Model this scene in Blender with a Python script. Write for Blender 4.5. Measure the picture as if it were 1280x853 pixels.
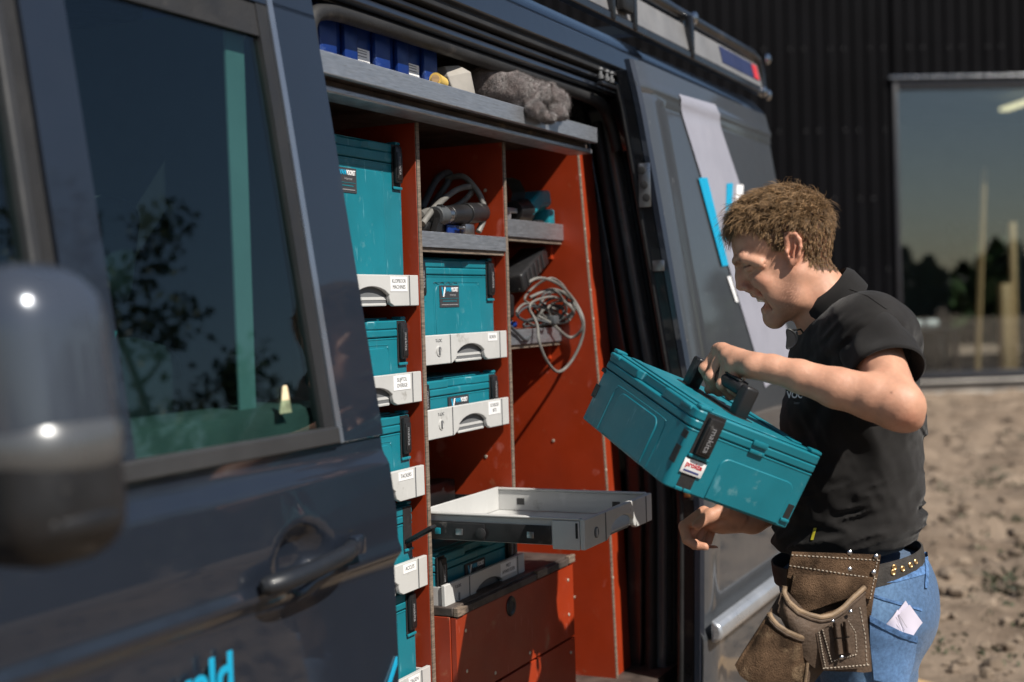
import bpy, bmesh, math, random
import numpy as np
from mathutils import Vector, Matrix, noise as mnoise

# ------------------------------------------------------------------ scene, camera, light
for o in list(bpy.data.objects): bpy.data.objects.remove(o)
SC = bpy.context.scene
COL = SC.collection
R_ = math.radians
random.seed(7); RNG = np.random.default_rng(7)

FPX, YAW, PITCH, ROLL, CZ = 1700., R_(25.5), R_(-1.43), .03, 1.5      # focal length in px of a 1280 px frame
FW = np.array([math.cos(YAW)*math.cos(PITCH), math.sin(YAW)*math.cos(PITCH), math.sin(PITCH)])
_r0 = np.array([math.sin(YAW), -math.cos(YAW), 0.]); _u0 = np.cross(_r0, FW)
RT = _r0*math.cos(ROLL) - _u0*math.sin(ROLL)
UP = _u0*math.cos(ROLL) + _r0*math.sin(ROLL)
CAM = np.array([0, 0, CZ])
def ray(px, py): return FW + (px-640)/FPX*RT - (py-426.5)/FPX*UP
def on(ax, val, px, py):
    d = ray(px, py); return CAM + (val-CAM[ax])/d[ax]*d
def at(px, py, dep): return CAM + dep*ray(px, py)

cd = bpy.data.cameras.new('camera'); cam = bpy.data.objects.new('camera', cd); COL.objects.link(cam)
cd.sensor_width = 36; cd.lens = FPX/1280*36; cd.clip_start = .05; cd.clip_end = 600
m = Matrix(((RT[0], UP[0], -FW[0], CAM[0]), (RT[1], UP[1], -FW[1], CAM[1]), (RT[2], UP[2], -FW[2], CAM[2]), (0, 0, 0, 1)))
cam.matrix_world = m
cd.dof.use_dof = True; cd.dof.focus_distance = 2.86; cd.dof.aperture_fstop = 2.4
SC.camera = cam

SUN = Vector((-.34, -1., 1.12)).normalized()          # towards the sun
w = bpy.data.worlds.new('World'); SC.world = w; w.use_nodes = True
nt = w.node_tree; bg = nt.nodes['Background']
sky = nt.nodes.new('ShaderNodeTexSky'); sky.sky_type = 'NISHITA'; sky.sun_disc = False
sky.sun_elevation = math.asin(SUN.z); sky.sun_rotation = math.atan2(SUN.x, SUN.y)
sky.air_density = 1.0; sky.dust_density = .6; sky.ozone_density = 1.4
nt.links.new(sky.outputs[0], bg.inputs[0]); bg.inputs[1].default_value = .055
sl = bpy.data.lights.new('sun', 'SUN'); sl.energy = 5.0; sl.angle = R_(.53); sl.color = (1, .94, .85)
so = bpy.data.objects.new('sun', sl); COL.objects.link(so)
so.rotation_euler = SUN.to_track_quat('Z', 'Y').to_euler(); so.location = (0, -5, 8)
SC.view_settings.view_transform = 'Standard'; SC.view_settings.look = 'None'
SC.view_settings.exposure = 0.48; SC.view_settings.gamma = 1
SC.render.resolution_x = 1024; SC.render.resolution_y = 682

# ------------------------------------------------------------------ helpers
BASE = {}
def tag(o, label=None, cat=None, group=None, kind=None):
    if label: o['label'] = label
    if cat: o['category'] = cat
    if group: o['group'] = group
    if kind: o['kind'] = kind
    return o
def thing(name, base, label, cat, group=None, matrix=None):
    o = bpy.data.objects.new(name, None); COL.objects.link(o); o.empty_display_size = .1
    if matrix is not None: o.matrix_world = matrix; BASE[o] = None
    else: o.location = base; BASE[o] = np.array(base, float)
    return tag(o, label, cat, group)

class MB:
    def __init__(s): s.v = []; s.f = []; s.n = 0
    def add(s, v, f):
        v = np.asarray(v, float).reshape(-1, 3); k = s.n
        s.v.append(v); s.n += len(v)
        s.f.extend([[i+k for i in q] for q in f]); return s
    def box(s, a, b):
        x0, y0, z0 = np.minimum(a, b); x1, y1, z1 = np.maximum(a, b)
        return s.add([(x0,y0,z0),(x1,y0,z0),(x1,y1,z0),(x0,y1,z0),(x0,y0,z1),(x1,y0,z1),(x1,y1,z1),(x0,y1,z1)],
                     [(0,3,2,1),(4,5,6,7),(0,1,5,4),(1,2,6,5),(2,3,7,6),(3,0,4,7)])
    def rbox(s, a, b, r=.004, seg=2):
        a = np.minimum(a, b); b = np.maximum(a, b) if False else np.asarray(b, float)
        lo = np.minimum(a, b); hi = np.maximum(a, b); r = min(r, .49*float((hi-lo).min()))
        bm = bmesh.new(); bmesh.ops.create_cube(bm, size=1)
        for v in bm.verts: v.co = Vector((lo+hi)/2) + Vector((v.co[i]*(hi-lo)[i] for i in range(3)))
        bmesh.ops.bevel(bm, geom=bm.edges[:], offset=r, segments=seg, profile=.5, affect='EDGES')
        bm.verts.index_update(); v = [tuple(x.co) for x in bm.verts]; f = [[q.index for q in p.verts] for p in bm.faces]; bm.free()
        return s.add(v, f)
    def prism(s, poly, d0, d1, axes=(0, 2, 1)):
        """poly in (axes[0], axes[1]); extruded along axes[2] from d0 to d1"""
        n = len(poly); v = np.zeros((2*n, 3))
        for k, d in enumerate((d0, d1)):
            for i, p in enumerate(poly):
                v[k*n+i, axes[0]] = p[0]; v[k*n+i, axes[1]] = p[1]; v[k*n+i, axes[2]] = d
        f = [list(range(n))[::-1], list(range(n, 2*n))] + [[i, (i+1) % n, n+(i+1) % n, n+i] for i in range(n)]
        return s.add(v, f)
    def tube(s, path, r, sides=8, closed=False, caps=True, flat=1.0, up=None):
        P = np.asarray(path, float); n = len(P); r = np.full(n, r) if np.isscalar(r) else np.asarray(r, float)
        if closed: T = np.roll(P, -1, 0)-np.roll(P, 1, 0)
        else: T = np.gradient(P, axis=0)
        T /= np.linalg.norm(T, axis=1)[:, None]+1e-12
        u = np.array(up if up is not None else (0, 0, 1.)); 
        if abs(u@T[0]) > .95: u = np.array((1., 0, 0))
        V = []
        for i in range(n):
            u = u-T[i]*(u@T[i]); u /= np.linalg.norm(u)+1e-12; w_ = np.cross(T[i], u)
            a = np.arange(sides)/sides*2*math.pi
            V.append(P[i]+r[i]*(np.cos(a)[:, None]*u*flat+np.sin(a)[:, None]*w_))
            
        V = np.concatenate(V); F = []
        for i in range(n if closed else n-1):
            j = (i+1) % n
            for k in range(sides):
                l = (k+1) % sides; F.append([i*sides+k, i*sides+l, j*sides+l, j*sides+k])
        if caps and not closed: F += [list(range(sides))[::-1], [(n-1)*sides+k for k in range(sides)]]
        return s.add(V, F)
    def loft(s, rings, closed=True, caps=True):
        m_ = len(rings[0]); V = np.concatenate([np.asarray(r_, float) for r_ in rings]); F = []
        for i in range(len(rings)-1):
            for k in range(m_ if closed else m_-1):
                l = (k+1) % m_; F.append([i*m_+k, i*m_+l, (i+1)*m_+l, (i+1)*m_+k])
        if caps and closed: F += [list(range(m_))[::-1], [(len(rings)-1)*m_+k for k in range(m_)]]
        return s.add(V, F)
    def cyl(s, a, b, r, sides=16, r2=None):
        return s.tube([a, b], [r, r if r2 is None else r2], sides)
    def lathe(s, c, prof, axis=(0, 0, 1), sides=24):
        ax = Vector(axis).normalized(); q = ax.to_track_quat('Z', 'Y').to_matrix()
        rings = []
        for r, h in prof:
            rings.append([np.array(c)+np.array(q @ Vector((r*math.cos(t), r*math.sin(t), h))) for t in np.arange(sides)/sides*2*math.pi])
        return s.loft(rings)
    def ell(s, c, r, seg=12, M=None):
        bm = bmesh.new(); bmesh.ops.create_uvsphere(bm, u_segments=seg, v_segments=max(6, seg*2//3), radius=1)
        v = np.array([x.co for x in bm.verts])*np.array(r); f = [[q.index for q in p.verts] for p in bm.faces]; bm.free()
        if M is not None: v = v @ np.array(M).T
        return s.add(v+np.array(c), f)
    def xf(s, M, t=(0, 0, 0)):
        s.v = [x @ np.array(M).T+np.array(t) for x in s.v]; return s
    def mesh(s, name, off=None):
        V = np.concatenate(s.v) if s.v else np.zeros((0, 3))
        if off is not None: V = V-off
        me = bpy.data.meshes.new(name); me.from_pydata(V.tolist(), [], s.f); me.update()
        return me

def finish(me, ang=38, flat=False):
    if not flat:
        me.polygons.foreach_set('use_smooth', [True]*len(me.polygons))
        me.set_sharp_from_angle(angle=R_(ang))
    return me
def base_of(o):
    while o is not None:
        if o in BASE: return BASE[o]
        o = o.parent
    return None
def obj(name, mb, mat, parent=None, bevel=0, ang=38, flat=False, seg=2, fix=True):
    off = base_of(parent) if parent is not None else None
    me = mb.mesh(name, off) if isinstance(mb, MB) else mb
    if fix:
        bm = bmesh.new(); bm.from_mesh(me); bmesh.ops.recalc_face_normals(bm, faces=bm.faces[:]); bm.to_mesh(me); bm.free()
    finish(me, ang, flat)
    o = bpy.data.objects.new(name, me); COL.objects.link(o); o.parent = parent
    if mat is not None: me.materials.append(mat)
    if bevel:
        b = o.modifiers.new('bevel', 'BEVEL'); b.width = bevel; b.segments = seg; b.limit_method = 'ANGLE'; b.angle_limit = R_(40)
    return o
def dup(o, parent=None, matrix=None):
    c = o.copy(); COL.objects.link(c); c.parent = parent
    for k in list(o.children): dup(k, c)
    return c

def text_obj(name, s, size, mat, parent, M, extrude=.0004, align='CENTER', bold=0, shear=0, sx=1):
    cu = bpy.data.curves.new('tmp', 'FONT'); cu.body = s; cu.size = size; cu.extrude = extrude; cu.align_x = align; cu.align_y = 'CENTER'
    cu.offset = bold; cu.shear = shear; cu.resolution_u = 3
    t = bpy.data.objects.new('tmp', cu); COL.objects.link(t)
    bpy.context.view_layer.update()
    me = bpy.data.meshes.new_from_object(t.evaluated_get(bpy.context.evaluated_depsgraph_get()))
    bpy.data.objects.remove(t); bpy.data.curves.remove(cu)
    me.name = name; me.materials.clear(); me.materials.append(mat)
    off = base_of(parent) if parent is not None else None
    T = Matrix(M) @ Matrix.Diagonal((sx, 1, 1, 1))
    if off is not None: T = Matrix.Translation(Vector(-off)) @ T
    me.transform(T)
    o = bpy.data.objects.new(name, me); COL.objects.link(o); o.parent = parent
    return o
def frame(o, x, y):
    """4x4 with origin o, text-right x, text-up y"""
    x = Vector(x).normalized(); y = Vector(y); y = (y-x*y.dot(x)).normalized(); z = x.cross(y)
    return Matrix(((x.x, y.x, z.x, o[0]), (x.y, y.y, z.y, o[1]), (x.z, y.z, z.z, o[2]), (0, 0, 0, 1)))

# numpy value noise
def vnoise(P, scale=1., seed=0):
    P = np.asarray(P, float)*scale; i = np.floor(P).astype(np.int64); f = P-i; f = f*f*(3-2*f)
    def h(a, b, c):
        n = (a*374761393+b*668265263+c*2147483647+seed*1274126177) & 0xffffffff
        n = ((n ^ (n >> 13))*1274126177) & 0xffffffff; n = (n ^ (n >> 16)) & 0xffffffff
        return n/4294967295.
    r = 0
    for dx in (0, 1):
        for dy in (0, 1):
            for dz in (0, 1):
                wgt = (f[:, 0] if dx else 1-f[:, 0])*(f[:, 1] if dy else 1-f[:, 1])*(f[:, 2] if dz else 1-f[:, 2])
                r = r+wgt*h(i[:, 0]+dx, i[:, 1]+dy, i[:, 2]+dz)
    return r*2-1
def fbm(P, scale=1., oct=4, seed=0, gain=.5):
    r = 0; a = 1
    for k in range(oct): r = r+a*vnoise(P, scale*2**k, seed+k*17); a *= gain
    return r
def smooth(x, a, b):
    t = np.clip((x-a)/(b-a), 0, 1); return t*t*(3-2*t)
def catmull(pts, n=8, closed=False):
    P = np.asarray(pts, float); m_ = len(P); out = []
    for i in range(m_ if closed else m_-1):
        g = (lambda k: P[k % m_]) if closed else (lambda k: P[min(max(k, 0), m_-1)])
        p0, p1, p2, p3 = g(i-1), g(i), g(i+1), g(i+2)
        for t in np.arange(n)/n:
            out.append(.5*((2*p1)+(-p0+p2)*t+(2*p0-5*p1+4*p2-p3)*t*t+(-p0+3*p1-3*p2+p3)*t**3))
    if not closed: out.append(P[-1])
    return np.array(out)

# ------------------------------------------------------------------ signed distance modelling (organic shapes)
class SDF:
    """ordered list of blended primitives"""
    def __init__(s): s.ops = []
    def cap(s, a, b, ra, rb, k=.012, op='u'):
        a = np.array(a, float); b = np.array(b, float)
        def d(P):
            ba = b-a; l2 = ba@ba+1e-12; h = np.clip(((P-a)@ba)/l2, 0, 1)
            return np.linalg.norm(P-a-h[:, None]*ba, axis=1)-(ra+(rb-ra)*h)
        s.ops.append((op, d, k)); return s
    def ell(s, c, r, M=None, k=.012, op='u'):
        """M columns are the ellipsoid's axes"""
        c = np.array(c, float); r = np.array(r, float); M = np.eye(3) if M is None else np.array(M, float)
        def d(P):
            q = (P-c)@M; k0 = np.linalg.norm(q/r, axis=1); k1 = np.linalg.norm(q/(r*r), axis=1)+1e-9
            return np.where(k0 < 1e-6, -r.min(), k0*(k0-1)/k1)
        s.ops.append((op, d, k)); return s
    def chain(s, pts, rs, k=.012, op='u'):
        for i in range(len(pts)-1): s.cap(pts[i], pts[i+1], rs[i], rs[i+1], k if i == 0 else min(k, .01), op)
        return s
    def fn(s, d, k=.01, op='u'): s.ops.append((op, d, k)); return s
    def __call__(s, P):
        r = np.full(len(P), 10.)
        for op, d, k in s.ops:
            e = d(P)
            if op == 'u':
                h = np.maximum(k-np.abs(r-e), 0)/k; r = np.minimum(r, e)-h*h*k*.25
            elif op == 's':
                e = -e; h = np.maximum(k-np.abs(r-e), 0)/k; r = np.maximum(r, e)+h*h*k*.25
            elif op == 'i':
                h = np.maximum(k-np.abs(r-e), 0)/k; r = np.maximum(r, e)+h*h*k*.25
            elif op == 'd': r = r+e
        return r
def nets(sdf, lo, hi, h, B=12):
    """sparse surface nets: mesh of sdf = 0"""
    lo = np.array(lo, float); n = np.ceil((np.array(hi, float)-lo)/h/B).astype(int)
    bi = np.stack(np.meshgrid(*[np.arange(k) for k in n], indexing='ij'), -1).reshape(-1, 3)
    cen = lo+(bi+.5)*B*h; d = sdf(cen); kp = np.abs(d) < B*h*1.35; bi = bi[kp]; cen = cen[kp]; rad = B*h*.95
    ops = getattr(sdf, 'ops', None)
    if ops:
        DD = [(o_[1](cen) if o_[0] != 'd' else None) for o_ in ops]; mn = np.full(len(cen), 10.)
        for o_, e in zip(ops, DD):
            if o_[0] == 'u': mn = np.minimum(mn, e)
    g = np.arange(B+2); G = np.stack(np.meshgrid(g, g, g, indexing='ij'), -1)
    N = (n*B+4).astype(np.int64)
    key = lambda I: (I[..., 0]*N[1]+I[..., 1])*N[2]+I[..., 2]
    cid = []; cv = []; quads = []
    for bn, b in enumerate(bi):
        f_ = sdf
        if ops:
            f_ = SDF(); f_.ops = [o_ for o_, e in zip(ops, DD) if o_[0] == 'd' or (o_[0] == 'u' and e[bn] < mn[bn]+2*rad+o_[2]) or (o_[0] == 's' and e[bn] < rad*1.3+o_[2]) or (o_[0] == 'i' and e[bn] > -rad*1.3-o_[2])]
        I = G+b*B; val = f_((lo+I.reshape(-1, 3)*h)).reshape(B+2, B+2, B+2)
        s = val < 0
        if s.all() or not s.any(): continue
        # cells (B+1)^3 so that neighbours exist
        cs = np.zeros((B+1,)*3, int); acc = np.zeros((B+1, B+1, B+1, 3)); cnt = np.zeros((B+1,)*3)
        for ax in range(3):
            o1 = [slice(None)]*3; o2 = [slice(None)]*3; o1[ax] = slice(0, -1); o2[ax] = slice(1, None)
            A = val[tuple(o1)]; Bv = val[tuple(o2)]; cr = (A < 0) != (Bv < 0)
            t = np.where(cr, A/np.where(cr, A-Bv, 1), 0)
            oth = [a for a in range(3) if a != ax]
            for da in (0, 1):
                for db in (0, 1):
                    sl_ = [None]*3; sl_[ax] = slice(0, B+1); sl_[oth[0]] = slice(da, da+B+1); sl_[oth[1]] = slice(db, db+B+1)
                    c = cr[tuple(sl_)]; tt = t[tuple(sl_)]
                    cnt += c; acc[..., ax] += c*tt; acc[..., oth[0]] += c*da; acc[..., oth[1]] += c*db
            # faces: edges whose base sample index in 1..B on the other axes, 1..B on own axis
            sl_ = [slice(1, B+1)]*3
            e = np.argwhere(cr[tuple(sl_)])+1
            if len(e):
                sg = A[tuple(e.T)] < 0
                u = np.zeros(3, int); v = np.zeros(3, int); u[oth[0]] = 1; v[oth[1]] = 1
                q = np.stack([e-u-v, e-v, e, e-u], 1)+b*B
                if ax == 1: sg = ~sg
                q = np.where(sg[:, None, None], q, q[:, ::-1]); quads.append(key(q))
        m_ = cnt > 0; idx = np.argwhere(m_)
        cid.append(key(idx+b*B)); cv.append(lo+(idx+b*B+acc[m_]/cnt[m_][:, None])*h)
    cid = np.concatenate(cid); cv = np.concatenate(cv); quads = np.concatenate(quads)
    uid, first = np.unique(cid, return_index=True); V = cv[first]
    j = np.searchsorted(uid, quads); j = np.clip(j, 0, len(uid)-1); ok = (uid[j] == quads).all(1)
    return biggest(V, j[ok])
def biggest(V, Q):
    """keep the largest connected piece"""
    lab = np.arange(len(V))
    while True:
        m_ = lab[Q].min(1); new = lab.copy(); np.minimum.at(new, Q.ravel(), np.repeat(m_, 4)); new = new[new]
        if (new == lab).all(): break
        lab = new
    u_, c_ = np.unique(lab[Q[:, 0]], return_counts=True); keep = lab == u_[c_.argmax()]; ix = np.cumsum(keep)-1
    return V[keep], ix[Q[keep[Q[:, 0]]]]
def np_mesh(name, V, Q):
    me = bpy.data.meshes.new(name); nf = len(Q); k = Q.shape[1]
    me.vertices.add(len(V)); me.vertices.foreach_set('co', np.asarray(V, np.float32).ravel())
    me.loops.add(nf*k); me.loops.foreach_set('vertex_index', np.asarray(Q, np.int32).ravel())
    me.polygons.add(nf); me.polygons.foreach_set('loop_start', np.arange(nf, dtype=np.int32)*k)
    me.update(calc_edges=True); me.validate(); return me
def relax(V, Q, it=2, lam=.5):
    for _ in range(it):
        acc = np.zeros_like(V); c = np.zeros(len(V))
        for a in range(4):
            b = (a+1) % 4
            np.add.at(acc, Q[:, a], V[Q[:, b]]); np.add.at(c, Q[:, a], 1)
            np.add.at(acc, Q[:, b], V[Q[:, a]]); np.add.at(c, Q[:, b], 1)
        V = V+(acc/np.maximum(c, 1)[:, None]-V)*lam
    return V
def set_col(me, C, name='tint'):
    a = me.color_attributes.new(name, 'FLOAT_COLOR', 'POINT')
    C = np.concatenate([C, np.ones((len(C), 1))], 1) if C.shape[1] == 3 else C
    a.data.foreach_set('color', C.astype(np.float32).ravel())

# ------------------------------------------------------------------ materials
MATS = {}
def pbr(name, col, rough=.5, metal=0, var=.12, vs=6., bump=0., bs=60., coat=0., spec=.5, dust=None, ds=3., damt=.0, rvar=.1,
        attr=None, trans=0, sheen=0, stretch=None, sss=0, scratch=0, col2=None):
    m = bpy.data.materials.new(name); m.use_nodes = True; t = m.node_tree; N = t.nodes; L = t.links
    b = N['Principled BSDF']; b.inputs['Roughness'].default_value = rough; b.inputs['Metallic'].default_value = metal
    b.inputs['Coat Weight'].default_value = coat; b.inputs['Coat Roughness'].default_value = .04; b.inputs['Specular IOR Level'].default_value = spec
    b.inputs['Sheen Weight'].default_value = sheen; b.inputs['Sheen Roughness'].default_value = .5
    if trans: b.inputs['Transmission Weight'].default_value = trans
    if sss:
        b.inputs['Subsurface Weight'].default_value = sss; b.inputs['Subsurface Radius'].default_value = (1, .35, .2); b.inputs['Subsurface Scale'].default_value = .006
    tc = N.new('ShaderNodeTexCoord'); vec = tc.outputs['Object']
    if stretch:
        mp = N.new('ShaderNodeMapping'); mp.inputs['Scale'].default_value = stretch; L.new(vec, mp.inputs[0]); vec = mp.outputs[0]
    def noise(sc, det=5, ro=.6):
        n = N.new('ShaderNodeTexNoise'); n.inputs['Scale'].default_value = sc; n.inputs['Detail'].default_value = det; n.inputs['Roughness'].default_value = ro
        L.new(vec, n.inputs['Vector']); return n
    def ramp(src, a, c):
        r = N.new('ShaderNodeMapRange'); r.inputs[1].default_value = a; r.inputs[2].default_value = c; L.new(src, r.inputs[0]); return r.outputs[0]
    n1 = noise(vs); mx = N.new('ShaderNodeMix'); mx.data_type = 'RGBA'
    c2 = col2 if col2 else [min(1, c*(1+var*1.6)) for c in col]
    c1 = col if col2 else [c*(1-var*1.6) for c in col]
    mx.inputs[6].default_value = (*c1, 1); mx.inputs[7].default_value = (*c2, 1); L.new(ramp(n1.outputs[0], .3, .7), mx.inputs[0])
    out = mx.outputs[2]
    if attr:
        a = N.new('ShaderNodeAttribute'); a.attribute_name = attr; mm = N.new('ShaderNodeMix'); mm.data_type = 'RGBA'; mm.blend_type = 'MULTIPLY'; mm.inputs[0].default_value = 1
        L.new(a.outputs[0], mm.inputs[6]); L.new(out, mm.inputs[7]); out = mm.outputs[2]
    if dust:
        n2 = noise(ds, 8, .68); d = N.new('ShaderNodeMix'); d.data_type = 'RGBA'; L.new(out, d.inputs[6]); d.inputs[7].default_value = (*dust, 1)
        L.new(ramp(n2.outputs[0], .62-damt*.4, .72), d.inputs[0]); out = d.outputs[2]
    if scratch:
        mp = N.new('ShaderNodeMapping'); mp.inputs['Scale'].default_value = (40, 6, 5); mp.inputs['Rotation'].default_value = (.4, .6, .5); L.new(tc.outputs['Object'], mp.inputs[0])
        ns = N.new('ShaderNodeTexNoise'); ns.inputs['Scale'].default_value = 3; ns.inputs['Detail'].default_value = 3; L.new(mp.outputs[0], ns.inputs[0])
        d = N.new('ShaderNodeMix'); d.data_type = 'RGBA'; L.new(out, d.inputs[6]); d.inputs[7].default_value = tuple(min(1, c*1.5+.18) for c in col)+(1,)
        q = N.new('ShaderNodeMath'); q.operation = 'MULTIPLY'; q.inputs[1].default_value = scratch; L.new(ramp(ns.outputs[0], .66, .74), q.inputs[0]); L.new(q.outputs[0], d.inputs[0]); out = d.outputs[2]
    L.new(out, b.inputs['Base Color'])
    if rvar:
        n3 = noise(vs*2.3); r = N.new('ShaderNodeMapRange'); r.inputs[1].default_value = .3; r.inputs[2].default_value = .7
        r.inputs[3].default_value = max(0, rough-rvar); r.inputs[4].default_value = min(1, rough+rvar); L.new(n3.outputs[0], r.inputs[0]); L.new(r.outputs[0], b.inputs['Roughness'])
    if bump:
        n4 = noise(bs, 6, .6); bp = N.new('ShaderNodeBump'); bp.inputs['Strength'].default_value = bump; bp.inputs['Distance'].default_value = .01
        L.new(n4.outputs[0], bp.inputs['Height']); L.new(bp.outputs[0], b.inputs['Normal'])
    MATS[name] = m; return m
def glass(name, tint, refl=.06, rough=.01):
    """tinted pane: fresnel mirror over a coloured transparent sheet"""
    m = bpy.data.materials.new(name); m.use_nodes = True; t = m.node_tree; N = t.nodes; L = t.links
    N.remove(N['Principled BSDF']); out = N['Material Output']
    tr = N.new('ShaderNodeBsdfTransparent'); tr.inputs[0].default_value = (*tint, 1)
    gl = N.new('ShaderNodeBsdfGlossy'); gl.inputs['Roughness'].default_value = rough; gl.inputs['Color'].default_value = (.95, .97, 1, 1)
    ge = N.new('ShaderNodeNewGeometry'); dp = N.new('ShaderNodeVectorMath'); dp.operation = 'DOT_PRODUCT'; L.new(ge.outputs['Incoming'], dp.inputs[0]); L.new(ge.outputs['Normal'], dp.inputs[1])
    def mth(op, a, b=None):
        q = N.new('ShaderNodeMath'); q.operation = op; q.use_clamp = op != 'ABSOLUTE'
        for i_, v in enumerate((a, b)):
            if v is None: continue
            if isinstance(v, (int, float)): q.inputs[i_].default_value = v
            else: L.new(v, q.inputs[i_])
        return q.outputs[0]
    ad = mth('ADD', mth('MULTIPLY', mth('POWER', mth('SUBTRACT', 1., mth('ABSOLUTE', dp.outputs['Value'])), 5.), .9), refl)
    mx = N.new('ShaderNodeMixShader'); L.new(ad, mx.inputs[0]); L.new(tr.outputs[0], mx.inputs[1]); L.new(gl.outputs[0], mx.inputs[2]); L.new(mx.outputs[0], out.inputs[0])
    return m
def emit(name, col, s):
    m = bpy.data.materials.new(name); m.use_nodes = True; b = m.node_tree.nodes['Principled BSDF']
    b.inputs['Base Color'].default_value = (*col, 1); b.inputs['Emission Color'].default_value = (*col, 1); b.inputs['Emission Strength'].default_value = s; return m
M_ = dict(
 paint=pbr('van_paint', (.013, .018, .029), .36, .25, var=.04, coat=1., rvar=.03, dust=(.03, .03, .032), ds=2.5, damt=-.02),
 wrap=pbr('grey_vinyl_wrap', (.045, .049, .055), .40, 0, var=.06, vs=1.2, coat=.8, spec=.4, stretch=(1, 1, 1), dust=(.12, .12, .12), ds=60, damt=-.05),
 stripe=pbr('pale_vinyl', (.29, .29, .34), .4, var=.03, coat=.2),
 cyan=pbr('cyan_vinyl', (.005, .30, .50), .4, var=.03),
 white=pbr('white_vinyl', (.75, .75, .76), .45, var=.02),
 rubber=pbr('black_rubber', (.012, .012, .013), .62, var=.3, dust=(.06, .054, .048), ds=9, damt=.03, bump=.15, bs=120),
 trim=pbr('grey_trim', (.028, .028, .029), .42, var=.12, dust=(.06, .055, .05), ds=3, damt=.03),
 black=pbr('black_plastic', (.012, .012, .013), .38, var=.3, bump=.08, bs=200, dust=(.10, .095, .09), ds=18, damt=.04),
 jamb=pbr('dark_jamb', (.012, .013, .016), .35, .2, var=.2, coat=.4, dust=(.07, .06, .05), ds=6, damt=.05),
 post=pbr('skylit_post', (.12, .125, .13), .35, .2, var=.08, coat=.5, dust=(.10, .09, .08), ds=6, damt=.03),  # paler than the jambs: sky light on the post put into its colour
 chrome=pbr('bright_metal', (.55, .55, .56), .25, 1, var=.1, rvar=.1),
 alu=pbr('brushed_aluminium', (.44, .46, .50), .42, .85, var=.12, vs=8, stretch=(3, 3, 40), bump=.03, dust=(.22, .2, .17), ds=7, damt=.04, rvar=.12),
 ply=pbr('red_film_plywood', (.27, .028, .006), .42, var=.14, vs=3, bump=.04, bs=300, dust=(.30, .10, .05), ds=13, damt=-.01, scratch=.3, rvar=.1),
 plyedge=pbr('plywood_edge', (.155, .118, .09), .7, var=.35, vs=30, stretch=(1, 1, 12), bump=.15, bs=90, dust=(.05, .04, .035), ds=16, damt=.14),
 darkboard=pbr('worn_dark_board', (.055, .042, .036), .6, var=.4, vs=12, bump=.15, bs=80, dust=(.22, .16, .11), ds=10, damt=.05),
 teal=pbr('teal_plastic', (.005, .150, .195), .42, var=.10, vs=5, bump=.05, bs=350, dust=(.09, .24, .27), ds=16, damt=.015, scratch=.45, rvar=.08),
 grey=pbr('pale_grey_plastic', (.46, .46, .45), .45, var=.05, vs=5, bump=.03, bs=300, dust=(.27, .26, .24), ds=16, damt=0, scratch=.12),
 greyd=pbr('mid_grey_plastic', (.12, .124, .13), .5, var=.08, vs=5),
 sticker=pbr('paper_sticker', (.72, .72, .72), .6, var=.04),
 ink=pbr('ink', (.03, .03, .035), .7, var=.05),
 inkgrey=pbr('grey_ink', (.22, .22, .23), .7, var=.05),
 red=pbr('red_ink', (.45, .02, .03), .6, var=.05),
 steel=pbr('steel', (.35, .35, .36), .35, 1, var=.15),
 screw=pbr('screw_head', (.6, .55, .45), .4, .6, var=.1),
 blue=pbr('blue_plastic', (.003, .024, .15), .4, var=.08, vs=6, dust=(.08, .13, .3), ds=20),
 cable=pbr('grey_cable', (.14, .135, .125), .55, var=.25, vs=14, dust=(.28, .26, .23), ds=30),
 cabled=pbr('dark_cable', (.05, .055, .06), .5, var=.25, vs=14, dust=(.14, .13, .12), ds=30, damt=.05),
)
# ================================================================== ground
def dirt_material():
    m = bpy.data.materials.new('dry_dirt'); m.use_nodes = True; t = m.node_tree; N = t.nodes; L = t.links; b = N['Principled BSDF']
    tc = N.new('ShaderNodeTexCoord')
    def noise(sc, det=8, ro=.65):
        n = N.new('ShaderNodeTexNoise'); n.inputs['Scale'].default_value = sc; n.inputs['Detail'].default_value = det; n.inputs['Roughness'].default_value = ro
        L.new(tc.outputs['Object'], n.inputs['Vector']); return n.outputs[0]
    def mix(a, c, f, lo, hi):
        r = N.new('ShaderNodeMapRange'); r.inputs[1].default_value = lo; r.inputs[2].default_value = hi; L.new(f, r.inputs[0])
        x = N.new('ShaderNodeMix'); x.data_type = 'RGBA'
        for s, v in ((6, a), (7, c)):
            if isinstance(v, tuple): x.inputs[s].default_value = (*v, 1)
            else: L.new(v, x.inputs[s])
        L.new(r.outputs[0], x.inputs[0]); return x.outputs[2]
    c = mix((.15, .110, .079), (.265, .205, .152), noise(.9), .35, .65)
    c = mix(c, (.075, .055, .04), noise(2.6), .55, .68)
    c = mix(c, (.30, .24, .18), noise(6), .60, .74)
    c = mix(c, (.05, .042, .03), noise(1.3, 10, .7), .60, .70)
    L.new(c, b.inputs['Base Color']); b.inputs['Roughness'].default_value = .95; b.inputs['Specular IOR Level'].default_value = .2
    bp = N.new('ShaderNodeBump'); bp.inputs['Strength'].default_value = .8; bp.inputs['Distance'].default_value = .05; L.new(noise(9, 10, .7), bp.inputs['Height']); L.new(bp.outputs[0], b.inputs['Normal'])
    return m
M_['dirt'] = dirt_material()
def axis_pts(lo, hi, a, b, step, grow=1.25):
    c = list(np.arange(a, b+step/2, step)); d = step
    while c[-1] < hi: d *= grow; c.append(min(hi, c[-1]+d))
    d = step
    while c[0] > lo: d *= grow; c.insert(0, max(lo, c[0]-d))
    return np.array(c)
gx = axis_pts(-260, 260, -1, 24, .07); gy = axis_pts(-260, 260, -6, 6, .07)
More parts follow.
